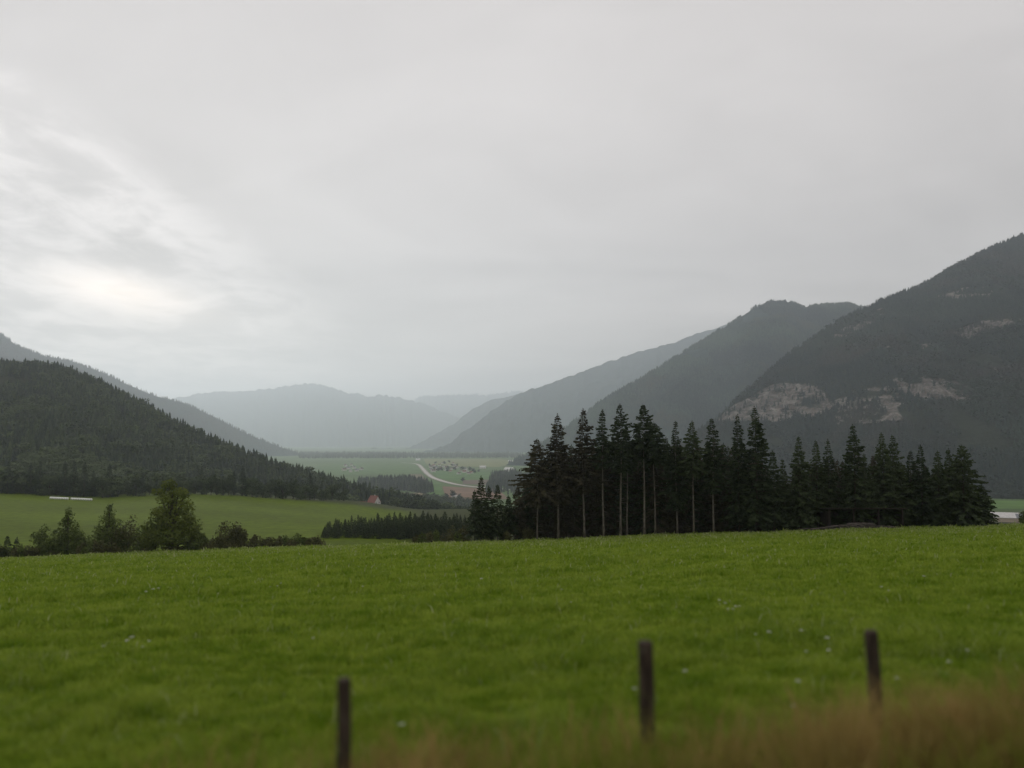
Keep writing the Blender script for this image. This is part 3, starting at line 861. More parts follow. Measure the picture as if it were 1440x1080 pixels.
# trees inside the stand that only fill the dark behind the front row
fill = [spruce(900, 620, 790, 27, 122, 'dark spruce inside the stand, hidden behind the front row', 'dark inner spruces of the stand', k % 2 == 0, 300 + k, dense=0.9) for k in range(5)]
fx = np.concatenate([np.arange(738, 1372, 11.0), np.arange(742, 1368, 15.0)])
for k, px in enumerate(fx):
    px = px + random.uniform(-4, 4); dep = random.uniform(116, 124) if k < 58 else random.uniform(126, 140)
    lim = np.interp(px, [738, 760, 800, 930, 1060, 1085, 1110, 1200, 1260, 1345, 1375], [668, 636, 608, 606, 618, 668, 640, 632, 638, 648, 700])
    top = lim + random.uniform(4, 22)
    g0 = on_ground(px, dep); h = ray(px, top)[2] * dep - g0[2]
    src = fill[k % 5]
    if k < 5: o = src
    else: o = dup(src, (0, 0, 0))
    o.location = tuple(g0); o.rotation_euler = (0, 0, random.uniform(0, 6.28))
    h0 = ray(900, 620)[2] * 122 - on_ground(900, 122)[2]
    s = h / h0; o.scale = (max(s, 0.8), max(s, 0.8), s)

# ------------------------------------------------------------------ shrubs and trees along the left edge


def leaf_crown(lobes, n, size, seed, fill_k=0.75):
    """leaf clumps through the volume of several lobes; lobes = (x, y, z, rx, rz)"""
    rg = np.random.default_rng(seed)
    wts = np.array([(l[3] * l[3] * l[4]) ** 0.72 for l in lobes]); wts = wts / wts.sum()
    idx = rg.choice(len(lobes), n, p=wts); L = np.array(lobes)[idx]
    d = rg.normal(0, 1, (n, 3)); d /= np.linalg.norm(d, axis=1)[:, None]
    r = rg.random(n) ** (1 / 3.0 * fill_k) * rg.uniform(0.8, 1.12, n)
    c = L[:, :3] + d * r[:, None] * np.stack([L[:, 3], L[:, 3], L[:, 4]], -1)
    # clump: pull towards random twig centres so gaps open
    tw = c[rg.choice(n, max(8, n // 28))]
    near = tw[rg.integers(0, len(tw), n)]
    best = near; bd = np.linalg.norm(near - c, axis=1)
    for _ in range(6):
        cand = tw[rg.integers(0, len(tw), n)]; dd = np.linalg.norm(cand - c, axis=1)
        m = dd < bd; best = np.where(m[:, None], cand, best); bd = np.minimum(bd, dd)
    c = c + (best - c) * np.clip(0.5 - 0.25 * bd, 0, 0.5)[:, None]
    c[:, 2] = np.maximum(c[:, 2], 0.05)
    e = d + rg.normal(0, 0.7, (n, 3)); e /= np.linalg.norm(e, axis=1)[:, None]
    a = np.cross(e, rg.normal(0, 1, (n, 3))); a /= np.linalg.norm(a, axis=1)[:, None]; b = np.cross(e, a)
    s = (size * rg.uniform(0.5, 1.3, n))[:, None]
    v = np.stack([c + a * s, c + b * s * 0.6, c - a * s, c - b * s * 0.6], 1).reshape(-1, 3)
    lobe_t = rg.uniform(0.1, 0.9, len(lobes))[idx]
    t = np.clip(0.5 * lobe_t + 0.3 * rg.random(n) + 0.1, 0, 1)
    return v, np.arange(4 * n).reshape(-1, 4), np.repeat(t, 4)


def woody(h, lobes, seed, r0=0.07):
    rg = random.Random(seed); b = MB()
    b.tube([(0, 0, -0.3), (0.03, 0, h * 0.3), (0.0, 0.04, h * 0.8)], [r0, r0 * 0.8, r0 * 0.25], 7)
    for l in lobes:
        z0 = min(h * 0.55, max(0.15, l[2] * 0.45))
        b.tube([(0, 0, z0), (l[0] * 0.5, l[1] * 0.5, 0.5 * (z0 + l[2])), (l[0], l[1], l[2])], [r0 * 0.5, r0 * 0.35, r0 * 0.12], 5)
    return b


def bush(name, px, top, base_off, halfw, depth, kind, label, cat, group, seed, n=1500, lobes=None, size=0.15):
    g0 = on_ground(px, depth); h = ray(px, top)[2] * depth - g0[2]; R = 1.22 * halfw * depth / F
    n = int(n * 1.6)
    rg = np.random.default_rng(seed)
    if lobes is None:
        lobes = [(0, 0, h * 0.40, R * 0.78, h * 0.44), (0, 0, h * 0.15, R * 0.95, h * 0.2)]
        for k in range(6):
            a = rg.uniform(0, 6.283); rr = R * rg.uniform(0.3, 0.72); zz = h * rg.uniform(0.14, 0.66)
            lobes.append((rr * math.cos(a), rr * math.sin(a), zz, R * rg.uniform(0.28, 0.5), h * rg.uniform(0.16, 0.28)))
        lobes.append((R * rg.uniform(-.25, .25), 0, h * 0.80, R * 0.28, h * 0.2))
    else:
        lobes = [(x * R, y * R, z * h, r * R, q * h) for x, y, z, r, q in lobes]
    t = thing(name, tuple(g0), 0.0, label=label, cat=cat, group=group)
    v, f, tt = leaf_crown(lobes, n, size, seed)
    link('crown' if 'tree' in name else 'foliage', np_mesh(name + '_leaves', v, f, [M[kind]], False, {'tint': tt}), t)
    link('trunk' if 'tree' in name else 'stem', woody(h, lobes, seed, 0.035 * h if 'tree' in name else 0.05).mesh(name + '_wood', [M['bark_dark']], True), t)
    return t


HG = 'shrubs growing along the lower edge of the meadow'
for k, (px, top, hw, lab) in enumerate([(7, 758, 7, 'smallest young spruce of the three by the frame edge'), (20, 754, 9, 'middle young spruce of three small dark ones'), (33, 756, 8, 'young spruce right of the other two small dark ones, beside low brown shrubs')]):
    spruce(px, top, 783, hw, 103, lab, 'three small dark spruces', False, 500 + k)
cone_lobes = [(0, 0, 0.90, 0.16, 0.10), (0.03, 0, 0.78, 0.26, 0.10), (-0.12, 0, 0.66, 0.34, 0.11), (0.18, 0.1, 0.60, 0.36, 0.11), (-0.28, 0, 0.46, 0.42, 0.13), (0.28, 0, 0.42, 0.46, 0.13),
              (0, 0.1, 0.34, 0.6, 0.16), (-0.48, 0, 0.24, 0.44, 0.15), (0.50, 0, 0.22, 0.44, 0.15), (0, 0, 0.14, 0.8, 0.14)]
bush('leafy_tree', 103, 711, 0, 25, 107, 'shrub', 'young pointed green tree rising from the shrubs below the white bales', 'tree', None, 510, 2100, cone_lobes, 0.15)
bush('leafy_tree', 160, 706, 0, 27, 108, 'shrub', 'bushy pyramid shaped young tree left of the tall leafy tree', 'tree', None, 511, 2600, cone_lobes, 0.15)
tall_lobes = [(-0.12, 0, 0.90, 0.26, 0.085), (-0.50, 0.1, 0.80, 0.24, 0.05), (0.22, 0, 0.80, 0.30, 0.07), (0.45, -0.1, 0.76, 0.20, 0.05), (-0.15, 0, 0.70, 0.38, 0.09), (0.30, 0.1, 0.60, 0.42, 0.12), (-0.35, 0, 0.52, 0.36, 0.10),
              (0.12, 0.1, 0.42, 0.62, 0.15), (-0.55, 0.05, 0.34, 0.42, 0.13), (0.68, 0, 0.34, 0.36, 0.16), (0, 0, 0.22, 0.85, 0.16), (-0.75, 0, 0.17, 0.36, 0.12), (0.85, 0.1, 0.16, 0.30, 0.11)]
bush('leafy_tree', 247, 671, 0, 34, 108, 'leaf', 'tall leafy tree with a narrow yellowish open top, highest of the left hand row', 'tree', None, 520, 5200, tall_lobes, 0.17)
SH = [
    (50, 764, 14, 'shrub_brown', 104, 500, 'low brownish shrub between the three small spruces and the pale shrub'),
    (72, 735, 18, 'shrub', 107, 1100, 'pale loose shrub leaning on the left of the pointed young spruce'),
    (86, 752, 18, 'shrub', 106, 800, 'low green shrub at the foot of the pointed young spruce'),
    (127, 745, 15, 'shrub', 107, 800, 'low shrub filling the space between the two young spruces'),
    (187, 722, 24, 'shrub_brown', 109, 1500, 'rounded brown green shrub right of the bushy young spruce'),
    (211, 734, 20, 'shrub', 108, 1200, 'yellow green shrub at the left foot of the tall leafy tree'),
    (284, 748, 14, 'shrub', 108, 700, 'low shrub at the right foot of the tall leafy tree'),
    (323, 730, 20, 'shrub_brown', 109, 1500, 'reddish brown pointed shrub standing alone right of the tall leafy tree'),
    (343, 737, 13, 'shrub_brown', 110, 800, 'grey brown round shrub touching the reddish pointed one'),
    (364, 750, 12, 'shrub_brown', 110, 500, 'low scrubby bush just right of the grey brown round shrub'),
    (384, 754, 13, 'shrub_brown', 111, 500, 'lowest scrub bush before the open grass field'),
    (403, 751, 12, 'shrub', 111, 500, 'low green bush left of the dark round one'),
    (421, 748, 15, 'shrub', 112, 800, 'dark round low bush in front of the young plantation'),
    (444, 753, 13, 'shrub_brown', 112, 500, 'small brown bush at the left end of the young plantation'),
    (300, 758, 14, 'shrub_brown', 108, 400, 'low brown scrub between the tall leafy tree and the reddish shrub'),
    (606, 744, 15, 'shrub_brown', 120, 700, 'brown bush in front of the right part of the plantation'),
    (634, 738, 17, 'shrub_brown', 122, 900, 'brown bush between the plantation and the small spruce clump'),
    (653, 736, 13, 'shrub_brown', 121, 800, 'taller brown shrub just left of the small spruce clump'),
    (1437, 714, 13, 'shrub', 118, 900, 'small dark bush right of the pale farm roof'),
]
for k, (px, top, hw, kd, dep, n, lab) in enumerate(SH):
    bush('shrub', px, top, 0, hw, dep, kd, lab, 'shrub', HG, 540 + k, n)

rs = random.Random(41)
for k in range(46):
    px = rs.uniform(-5, 460) if k < 34 else rs.uniform(585, 745)
    dep = float(edge_depth((px - 720) / F * 105, 105)) + rs.uniform(1.0, 4.5)
    yl = np.interp(px, [0, 120, 300, 460, 590, 745], [781, 775, 768, 762, 756, 748])
    bush('scrub_bush', px, yl - rs.choice([4, 6, 8, 11, 15, 19]) * rs.uniform(0.7, 1.1), 0, rs.uniform(5, 12), dep, rs.choice(['shrub', 'shrub_brown', 'shrub_brown']), 'low scrub bush in the dark strip along the edge of the meadow', 'bush',
         'low scrub along the edge of the meadow', 2000 + k, 230)

# ------------------------------------------------------------------ young spruce plantation beyond the meadow
plant = []
for k in range(4):
    t = thing('young_spruce', (0, 0, 0), 0, label='young dark spruce in the dense low plantation below the meadow', cat='spruce tree', group='young spruces of the plantation')
    v, f, tt = spruce_crown(6.5, 0.2, 1.5, 700 + k, 0.7, 0.25)
    link('crown', np_mesh('young_spruce_crown', v, f, [M['spruce']], False, {'tint': tt}), t)
    link('trunk', spruce_trunk(6.5, 0.3, 0.08, 700 + k).mesh('young_spruce_trunk', [M['bark_dark']], True), t)
    plant.append(t)
k = 0
for row, dep in enumerate((206, 212, 219, 227)):
    for px in np.arange(458 + row * 3, 662, 7.6):
        px = px + random.uniform(-2.5, 2.5); d = dep + random.uniform(-2, 2)
        g0 = on_ground(px, d)
        topy = np.interp(px, [455, 480, 520, 560, 600, 640, 665], [738, 729, 724, 722, 720, 722, 726]) + random.uniform(-3, 6) + (3 - row) * 2.0
        h = max(2.5, ray(px, topy)[2] * d - g0[2]); s = h / 6.5
        o = plant[k % 4] if k < 4 else dup(plant[k % 4], (0, 0, 0))
        o.location = tuple(g0); o.rotation_euler = (0, 0, random.uniform(0, 6.28)); o.scale = (max(s, 0.6) * random.uniform(0.85, 1.1),) * 2 + (s,)
        k += 1

# ------------------------------------------------------------------ trees along the lower edge of the hill wood
edge_con = []; edge_bro = []
for k in range(3):
    t = thing('spruce_tree', (0, 0, 0), 0, label='dark pointed spruce in the bottom row of the hillside wood behind the field', cat='spruce tree', group='spruces along the foot of the hillside wood')
    v, f, tt = spruce_crown(15, 0.6, 2.7, 800 + k, 0.45, 0.2)
    link('crown', np_mesh('edge_spruce_crown', v, f, [M['forest']], False, {'tint': tt * 0.35}), t)
    link('trunk', spruce_trunk(15, 0.8, 0.2, 800 + k).mesh('edge_spruce_trunk', [M['bark_dark']], True), t)
    edge_con.append(t)
    t = thing('leafy_tree', (0, 0, 0), 0, label='rounded leafy tree in the bottom row of the hillside wood behind the field', cat='tree', group='leafy trees along the foot of the hillside wood')
    rg = np.random.default_rng(820 + k)
    lob = [(rg.normal(0, 1.6), rg.normal(0, 1.6), rg.uniform(1.6, 8.0), rg.uniform(1.7, 2.7), rg.uniform(1.5, 2.3)) for _ in range(11)]
    v, f, tt = leaf_crown(lob, 1300, 0.42, 830 + k)
    link('crown', np_mesh('edge_leafy_crown', v, f, [M['forest']], False, {'tint': np.clip(tt * 0.8 + 0.1, 0, 1)}), t)
    link('trunk', woody(9, lob, 840 + k, 0.22).mesh('edge_leafy_trunk', [M['bark_dark']], True), t)
    edge_bro.append(t)
kc = kb_ = 0
for px in np.arange(-10, 488, 8.0):
    px = px + random.uniform(-3, 3); d = np.interp(px, [-20, 150, 300, 430, 480, 540], [393, 392, 400, 412, 440, 470]) + random.uniform(-4, 6)
    g0 = on_ground(px, d)
    leafy = random.random() < (0.5 if px < 250 else 0.7)
    if leafy:
        o = edge_bro[kb_ % 3] if kb_ < 3 else dup(edge_bro[kb_ % 3], (0, 0, 0)); kb_ += 1; s = random.uniform(0.6, 1.15)
    else:
        o = edge_con[kc % 3] if kc < 3 else dup(edge_con[kc % 3], (0, 0, 0)); kc += 1; s = random.uniform(0.6, 1.15)
    if px > 470: s *= 0.75
    o.location = tuple(g0); o.rotation_euler = (0, 0, random.uniform(0, 6.28)); o.scale = (s, s, s * random.uniform(0.9, 1.1))

# ------------------------------------------------------------------ white bales on the field
bm_ = MB()
nsg = 16
prof = [(-0.62, 0.0), (-0.62, 0.50), (-0.58, 0.59), (-0.5, 0.62), (0.5, 0.62), (0.58, 0.59), (0.62, 0.50), (0.62, 0.0)]
vs = []; fs = []
for (x, r) in prof:
    for q in range(nsg):
        a = 2 * math.pi * q / nsg; vs.append((x, r * math.cos(a), 0.62 + r * math.sin(a) * (1.0 if math.sin(a) > -0.8 else 0.94)))
for p_ in range(len(prof) - 1):
    for q in range(nsg): fs.append((p_ * nsg + q, p_ * nsg + (q + 1) % nsg, (p_ + 1) * nsg + (q + 1) % nsg, (p_ + 1) * nsg + q))
bm_.add(vs, fs)
bale_me = bm_.mesh('hay_bale', [plain('white_bale_film', (0.80, 0.80, 0.78), 0.06, 3.0, 0.35, 0.5)], True)
kb2 = 0
for (x0, x1, nb, lab) in ((78, 101, 8, 'white wrapped bale in the left of two rows at the back of the field'),
                          (107.5, 134, 9, 'white wrapped bale in the right of two rows at the back of the field')):
    for q in range(nb):
        px = x0 + (x1 - x0) * q / (nb - 1); d = 366 + random.uniform(-0.3, 0.3)
        g0 = on_ground(px, d)
        o = link('hay_bale', bale_me, None, (g0[0], g0[1], g0[2] - 0.03), random.uniform(-0.15, 0.15)); o.scale = (0.72, 0.85, 0.85)
        tag(o, lab, 'hay bale', 'white bales in the row left of the gap' if x0 < 100 else 'white bales in the row right of the gap')

# ------------------------------------------------------------------ houses
M['plaster'] = plain('white_plaster', (0.60, 0.58, 0.54), 0.08, 1.0)
M['plaster_tan'] = plain('tan_plaster', (0.45, 0.36, 0.27), 0.1, 1.0)
M['roof_red'] = plain('red_roof_tiles', (0.22, 0.10, 0.08), 0.2, 2.0)
M['roof_brown'] = plain('brown_roof_tiles', (0.14, 0.095, 0.075), 0.25, 2.0)
M['roof_grey'] = plain('grey_roof_tiles', (0.20, 0.20, 0.21), 0.2, 2.0)
M['roof_pale'] = plain('pale_sheet_roof', (0.62, 0.60, 0.58), 0.12, 0.6, 0.5, 0.4)
M['window'] = plain('window_glass', (0.03, 0.035, 0.04), 0.2, 1.0, 0.15, 0.5)
M['timber'] = plain('dark_timber', (0.030, 0.024, 0.02), 0.3, 4.0)


def house_parts(t, w, l, eave, ridge_h, wall, roof, windows=True, chimney=True):
    """gable house: ridge along local y, gable wall to -y"""
    b = MB()
    hw = w / 2; hl = l / 2
    b.add([(-hw, -hl, -1.5), (hw, -hl, -1.5), (hw, -hl, eave), (0, -hl, ridge_h), (-hw, -hl, eave),
           (-hw, hl, -1.5), (hw, hl, -1.5), (hw, hl, eave), (0, hl, ridge_h), (-hw, hl, eave)],
          [(0, 1, 2, 3, 4), (9, 8, 7, 6, 5), (0, 4, 9, 5), (1, 6, 7, 2)])
    link('wall', b.mesh('house_wall', [wall]), t)
    b = MB(); ov = 0.6; th = 0.28; k = (ridge_h - eave) / hw
    for s in (-1, 1):
        x1 = s * (hw + ov); z1 = eave - ov * k
        vs = [(0, -hl - ov, ridge_h + 0.03), (x1, -hl - ov, z1 + 0.03), (x1, hl + ov, z1 + 0.03), (0, hl + ov, ridge_h + 0.03)]
        vs += [(x, y, z + th) for x, y, z in vs]
        fs = [(0, 1, 2, 3), (7, 6, 5, 4), (0, 4, 5, 1), (1, 5, 6, 2), (2, 6, 7, 3)]
        b.add(vs, fs if s > 0 else [q[::-1] for q in fs])
    r = link('roof', b.mesh('house_roof', [roof]), t)
    if chimney:
        c = MB(); c.box(-0.35 + w * 0.12, 0.35 + w * 0.12, -0.35, 0.35, ridge_h - 1.2, ridge_h + 1.1)
        link('chimney', c.mesh('house_chimney', [wall]), r)
    if windows:
        for z in (0.9, 3.4):
            for x in (-w * 0.25, w * 0.25):
                if z + 1.2 > ridge_h - 0.8: continue
                c = MB(); c.box(x - 0.5, x + 0.5, -hl - 0.03, -hl + 0.05, z, z + 1.25)
                link('window', c.mesh('house_window', [M['window']]), t)


t = thing('farm_house', (0, 0, 0), 0.95, label='white gabled house with tall red roof beside the wood beyond the field', cat='house')
house_parts(t, 9.5, 11, 4.6, 10.2, M['plaster'], M['roof_red'])
d = 600; g0 = ray(526, 712.5) * d; t.location = tuple(g0); t.scale = (0.66, 0.66, 0.78)
b = MB(); b.box(-4.2, 4.2, -5, 5, -12, -1.4); link('basement', b.mesh('house_basement', [M['plaster']]), t)
t = thing('farm_shed', tuple(ray(509, 713) * 600), 1.2, label='small shed with a reddish roof left of the white gabled house', cat='shed')
house_parts(t, 4.5, 6, 2.2, 3.8, M['plaster_tan'], M['roof_red'], False, False)
b = MB(); b.box(-2.0, 2.0, -2.8, 2.8, -9, -1.4); link('basement', b.mesh('shed_basement', [M['plaster_tan']]), t)

t = thing('farm_barn', (0, 0, 0), 1.15, label='large barn with a pale sheet roof at the end of the spruce stand', cat='barn')
house_parts(t, 15, 24, 4.2, 8.4, M['plaster_tan'], M['roof_pale'], False, False)
t.location = tuple(on_ground(1404, 1010)); t.scale = (1.3,) * 3
t = thing('farm_house', (0, 0, 0), 0.5, label='grey roofed farmhouse right of the pale roofed barn', cat='house')
house_parts(t, 11, 13, 5.0, 9.0, M['plaster_tan'], M['roof_grey'])
t.location = tuple(on_ground(1424, 1000)); t.scale = (1.1,) * 3

protos = []
HLAB = ['pale house with a brown roof in the village beside the curving road', 'pale house with a red roof in the village beside the curving road', 'pale house with a grey roof in the village beside the curving road']
for k, (roof, lab) in enumerate(zip((M['roof_brown'], M['roof_red'], M['roof_grey']), HLAB)):
    t = thing('village_house', (0, 0, 0), 0, label=lab, cat='house', group='houses of the village on the valley floor')
    house_parts(t, 11, 13, 5.5, 10.0, M['plaster'], roof, False, True); protos.append(t)
spots = [(606, 658), (610, 656), (614, 659), (618, 655), (620, 660), (607, 661.5), (609, 664), (613, 662), (624, 657), (628, 659), (631, 655), (626, 662), (635, 660), (633, 664),
         (639, 656.5), (642, 658.5), (637, 652.5), (622, 652), (648, 663), (653, 665), (657, 664), (659, 667), (663, 666), (655, 661), (645, 667)]
for k, (px, py) in enumerate(spots):
    g0 = ground_point(px, py); o = protos[k % 3] if k < 3 else dup(protos[k % 3], (0, 0, 0))
    s = random.uniform(0.6, 0.95)
    o.location = (g0[0], g0[1], VALLEY); o.rotation_euler = (0, 0, random.uniform(-1.5, 1.5)); o.scale = (s, s, s)
for k, (px, py) in enumerate([(486, 656), (490, 660), (494, 655), (498, 659), (484, 662), (502, 663), (508, 661), (493, 664)]):
    g0 = ground_point(px, py); o = dup(protos[(k % 2) * 2], (g0[0], g0[1], VALLEY), random.uniform(-1.5, 1.5), 0.9)
    o['label'] = 'pale house in the faint hamlet at the foot of the wooded hill'; o['group'] = 'houses of the hamlet below the hill'
for px, py, rz, s, lab in [(716, 663, 1.1, 1.9, 'bright white farm building among the dark valley trees'), (679, 659, 1.4, 1.5, 'low pale building at the edge of the valley wood'),
                           (588, 648, 1.4, 1.5, 'lone white building where the road bends out of sight'), (718, 650, 1.5, 1.4, 'pale building at the far right end of the valley fields'),
                           (617, 700, 0.4, 0.55, 'small white house among trees below the brown field'), (640, 700, 0.9, 0.7, 'pale roofed house by the dark round trees below the brown field')]:
    g0 = ground_point(px, py)
    t = thing('farm_building', (g0[0], g0[1], VALLEY), rz, label=lab, cat='building')
    house_parts(t, 11, 14, 5, 9, M['plaster'], M['roof_pale'], False, False); t.scale = (s, s, s * 0.8)

# trees of the village and by the lanes
vt = []
for k in range(2):
    t = thing('leafy_tree', (0, 0, 0), 0, label='dark tree between the houses of the village on the valley floor', cat='tree', group='trees in the village')
    rg = np.random.default_rng(900 + k)
    lob = [(rg.normal(0, 1.8), rg.normal(0, 1.8), rg.uniform(4, 9), rg.uniform(1.8, 2.8), rg.uniform(1.5, 2.4)) for _ in range(8)]
    v, f, tt = leaf_crown(lob, 420, 0.9, 910 + k)
    link('crown', np_mesh('village_tree_crown', v, f, [M['forest']], False, {'tint': tt * 0.5}), t)
    link('trunk', woody(9, lob, 920 + k, 0.25).mesh('village_tree_trunk', [M['bark_dark']], True), t); vt.append(t)
kt = 0
for px, py in [(604, 655), (612, 653), (616, 663), (621, 663), (629, 664), (632, 651), (643, 655), (640, 662), (651, 661), (665, 664), (661, 662), (649, 660), (625, 653), (636, 656), (630, 661), (668, 666), (673, 664), (611, 660.5)]:
    g0 = ground_point(px, py); o = vt[kt] if kt < 2 else dup(vt[kt % 2], (0, 0, 0)); kt += 1
    s = random.uniform(0.9, 1.5); o.location = (g0[0], g0[1], VALLEY); o.scale = (s, s, s); o.rotation_euler = (0, 0, random.uniform(0, 6))
for px, py, s, lab in [(651, 677.5, 1.1, 'lone dark tree in the field above the pale road'), (637, 700, 1.3, 'larger dark round tree below the brown field'), (628, 701, 0.9, 'smaller dark round tree left of the larger one below the brown field'),
                       (646, 701, 0.8, 'small dark tree right of the pale roofed house below the brown field'), (610, 700, 0.9, 'dark tree beside the small white house below the brown field')]:
    g0 = ground_point(px, py); o = dup(vt[0], (g0[0], g0[1], VALLEY), random.uniform(0, 6), s)
    o['label'] = lab; o['group'] = 'single trees in the valley fields'

# a white vehicle on the road
g0 = ground_point(604.5, 670.5)
t = thing('parked_car', (g0[0], g0[1], VALLEY + 1.12), 0.6, label='white van driving on the pale valley road at its bend', cat='van')
t.name = 'delivery_van'
b = MB()
sec = [(-2.8, 0.4), (2.6, 0.4), (2.8, 0.9), (2.6, 1.3), (1.7, 1.5), (1.1, 2.5), (-2.7, 2.6), (-2.8, 2.4)]
vs = [(x, -1.0, z) for x, z in sec] + [(x, 1.0, z) for x, z in sec]; n = len(sec)
b.add(vs, [tuple(range(n)), tuple(range(2 * n - 1, n - 1, -1))] + [(i, i + n, (i + 1) % n + n, (i + 1) % n) for i in range(n)])
link('body', b.mesh('van_body', [plain('white_van_paint', (0.8, 0.8, 0.8), 0.03, 1.0, 0.3, 0.5)]), t)
b = MB(); b.add([(1.72, -0.85, 1.55), (1.72, 0.85, 1.55), (1.16, 0.85, 2.42), (1.16, -0.85, 2.42)], [(0, 1, 2, 3)]); link('windscreen', b.mesh('van_windscreen', [M['window']]), t)
for x in (-1.8, 1.7):
    for y in (-0.95, 0.95):
        b = MB(); b.tube([(x, y - 0.12, 0.36), (x, y + 0.12, 0.36)], [0.36, 0.36], 12); link('wheel', b.mesh('van_wheel', [M['timber']], True), t)

# low open shed and brush heap under the right hand spruces
g0 = on_ground(1205, 112.9); gw = 112 / F
t = thing('field_shed', tuple(g0), 0.0, label='low dark open shed with a flat roof under the right hand spruces', cat='shed')
b = MB(); b.add([(-5.6, -1.9, 2.95), (5.6, -1.9, 2.95), (5.6, 1.9, 2.6), (-5.6, 1.9, 2.6), (-5.6, -1.9, 3.07), (5.6, -1.9, 3.07), (5.6, 1.9, 2.72), (-5.6, 1.9, 2.72)],
                [(0, 3, 2, 1), (4, 5, 6, 7), (0, 1, 5, 4), (1, 2, 6, 5), (2, 3, 7, 6), (3, 0, 4, 7)]); link('roof', b.mesh('shed_roof', [M['timber']]), t)
b = MB(); b.box(-5.2, 5.2, 1.55, 1.65, -0.3, 2.6); b.box(-5.2, -5.1, -1.5, 1.55, -0.3, 2.6); b.box(5.1, 5.2, -1.5, 1.55, -0.3, 2.6); link('wall', b.mesh('shed_wall', [M['timber']]), t)
for x in (-5.0, -1.7, 1.7, 5.0):
    b = MB(); b.box(x - 0.08, x + 0.08, -1.7, -1.54, -0.3, 2.95); link('post', b.mesh('shed_post', [M['timber']]), t)
b = MB(); rg = random.Random(77)
for q in range(150):
    x = rg.gauss(0, 3.0); zc = max(0.06, 0.85 * math.exp(-(x / 4.2) ** 2) * rg.random()); y = rg.gauss(0, 0.4); a = rg.gauss(0, 0.35); L = rg.uniform(0.8, 2.2)
    r = rg.uniform(0.03, 0.10)
    b.tube([(x - L / 2 * math.cos(a), y - L / 2 * math.sin(a), zc - rg.uniform(-0.1, 0.1)), (x, y, zc + 0.05), (x + L / 2 * math.cos(a), y + L / 2 * math.sin(a), zc + rg.uniform(-0.15, 0.15))], [r, r, r * 0.6], 5)
g0 = on_ground(1205, 110.5)
tag(link('brush_pile', b.mesh('brush_pile', [plain('grey_dead_wood', (0.10, 0.085, 0.075), 0.4, 2.0)], True), None, tuple(g0)), 'low grey heap of dead branches at the grass edge under the spruces', 'brush pile')

# ------------------------------------------------------------------ meadow grass


def grass_material(name, a, b, c):
    m, n, p = material(name, 0.7, 0.12)
    P = pos(n)
    patchy = n.math('ADD', n.math('MULTIPLY', n.noise(n.scale(P, (1, 1, 0)), 0.30, 3, 0.6), 0.35), n.math('MULTIPLY', n.noise(n.scale(P, (1, 1, 0)), 1.5, 4, 0.65), 0.65))
    col = n.mix(n.smooth(patchy, 0.37, 0.62), a, b)
    col = n.mix(n.smooth(attr(n, 'tint'), 0.45, 1.0), col, c)
    n.put(p.inputs['Base Color'], col)
    tr = n.n('ShaderNodeBsdfTranslucent'); n.put(tr.inputs['Color'], col)
    mx = n.n('ShaderNodeMixShader'); mx.inputs[0].default_value = 0.35
    n.t.links.new(p.outputs[0], mx.inputs[1]); n.t.links.new(tr.outputs[0], mx.inputs[2])
    n.t.links.new(mx.outputs[0], n.t.nodes['Material Output'].inputs['Surface'])
    return m


M['grass'] = grass_material('meadow_grass_blades', (0.120, 0.205, 0.007), (0.275, 0.355, 0.042), (0.37, 0.40, 0.19))  # third colour: pale seed heads, plus a haze look painted into far blades
M['dry'] = grass_material('dry_verge_grass', (0.20, 0.165, 0.040), (0.42, 0.29, 0.105), (0.14, 0.20, 0.014))


def blades(x, y, h, w, lean, tint, rg):
    n = len(x); z = ground_z(x, y)
    a = rg.uniform(0, 6.283, n); b = rg.uniform(0, 6.283, n)
    wx, wy = np.cos(a) * w, np.sin(a) * w
    lx, ly = np.cos(b) * lean * h, np.sin(b) * lean * h
    p0 = np.stack([x - wx, y - wy, z - 0.02], -1); p1 = np.stack([x + wx, y + wy, z - 0.02], -1)
    m0 = np.stack([x - wx * .75 + lx * .35, y - wy * .75 + ly * .35, z + h * .6], -1); m1 = np.stack([x + wx * .75 + lx * .35, y + wy * .75 + ly * .35, z + h * .6], -1)
    tp = np.stack([x + lx, y + ly, z + h * (1 - 0.25 * lean)], -1)
    v = np.stack([p0, p1, m1, m0, tp], 1).reshape(-1, 3)
    k = np.arange(n)[:, None] * 5
    f = np.concatenate([k + np.array([0, 1, 2]), k + np.array([0, 2, 3]), k + np.array([3, 2, 4])])
    return v, f, np.repeat(tint, 5)


rg = np.random.default_rng(91)
N = 520000
y = 4.6 * (121 / 4.6) ** rg.random(N); x = rg.uniform(-1, 1, N) * (0.76 * y + 2.0)
ok = y < edge_depth(x, y) + 3; x = x[ok]; y = y[ok]; n = len(x)
clump = fbm(x / 0.55, y / 0.55, 101, 3); big = fbm(x / 3.0, y / 3.0, 103, 3)
h = (0.05 + 0.16 * clump + 0.14 * ss(0.45, 0.75, big)) * rg.uniform(0.6, 1.3, n) * (1 + 0.3 * ss(20, 90, y))
tall = rg.random(n) < 0.004 + 0.012 * ss(20, 60, y) + 0.11 * ss(88, 112, y); h = np.where(tall, h * 1.45 + 0.05, h)
w = np.maximum(0.0045, 0.00075 * y) * rg.uniform(0.7, 1.3, n)
tint = np.where(tall, rg.uniform(0.5, 1.0, n), np.clip(0.27 + 0.30 * (fbm(x / 3.0, y / 3.0, 131, 3) - 0.45) + 0.55 * (fbm(x / 0.5, y / 0.5, 133, 2) - 0.5) + 0.12 * rg.normal(0, 1, n) + 0.32 * ss(50, 112, y), 0, 1))
v, f, tt = blades(x, y, h, w, rg.uniform(0.2, 1.1, n), tint, rg)
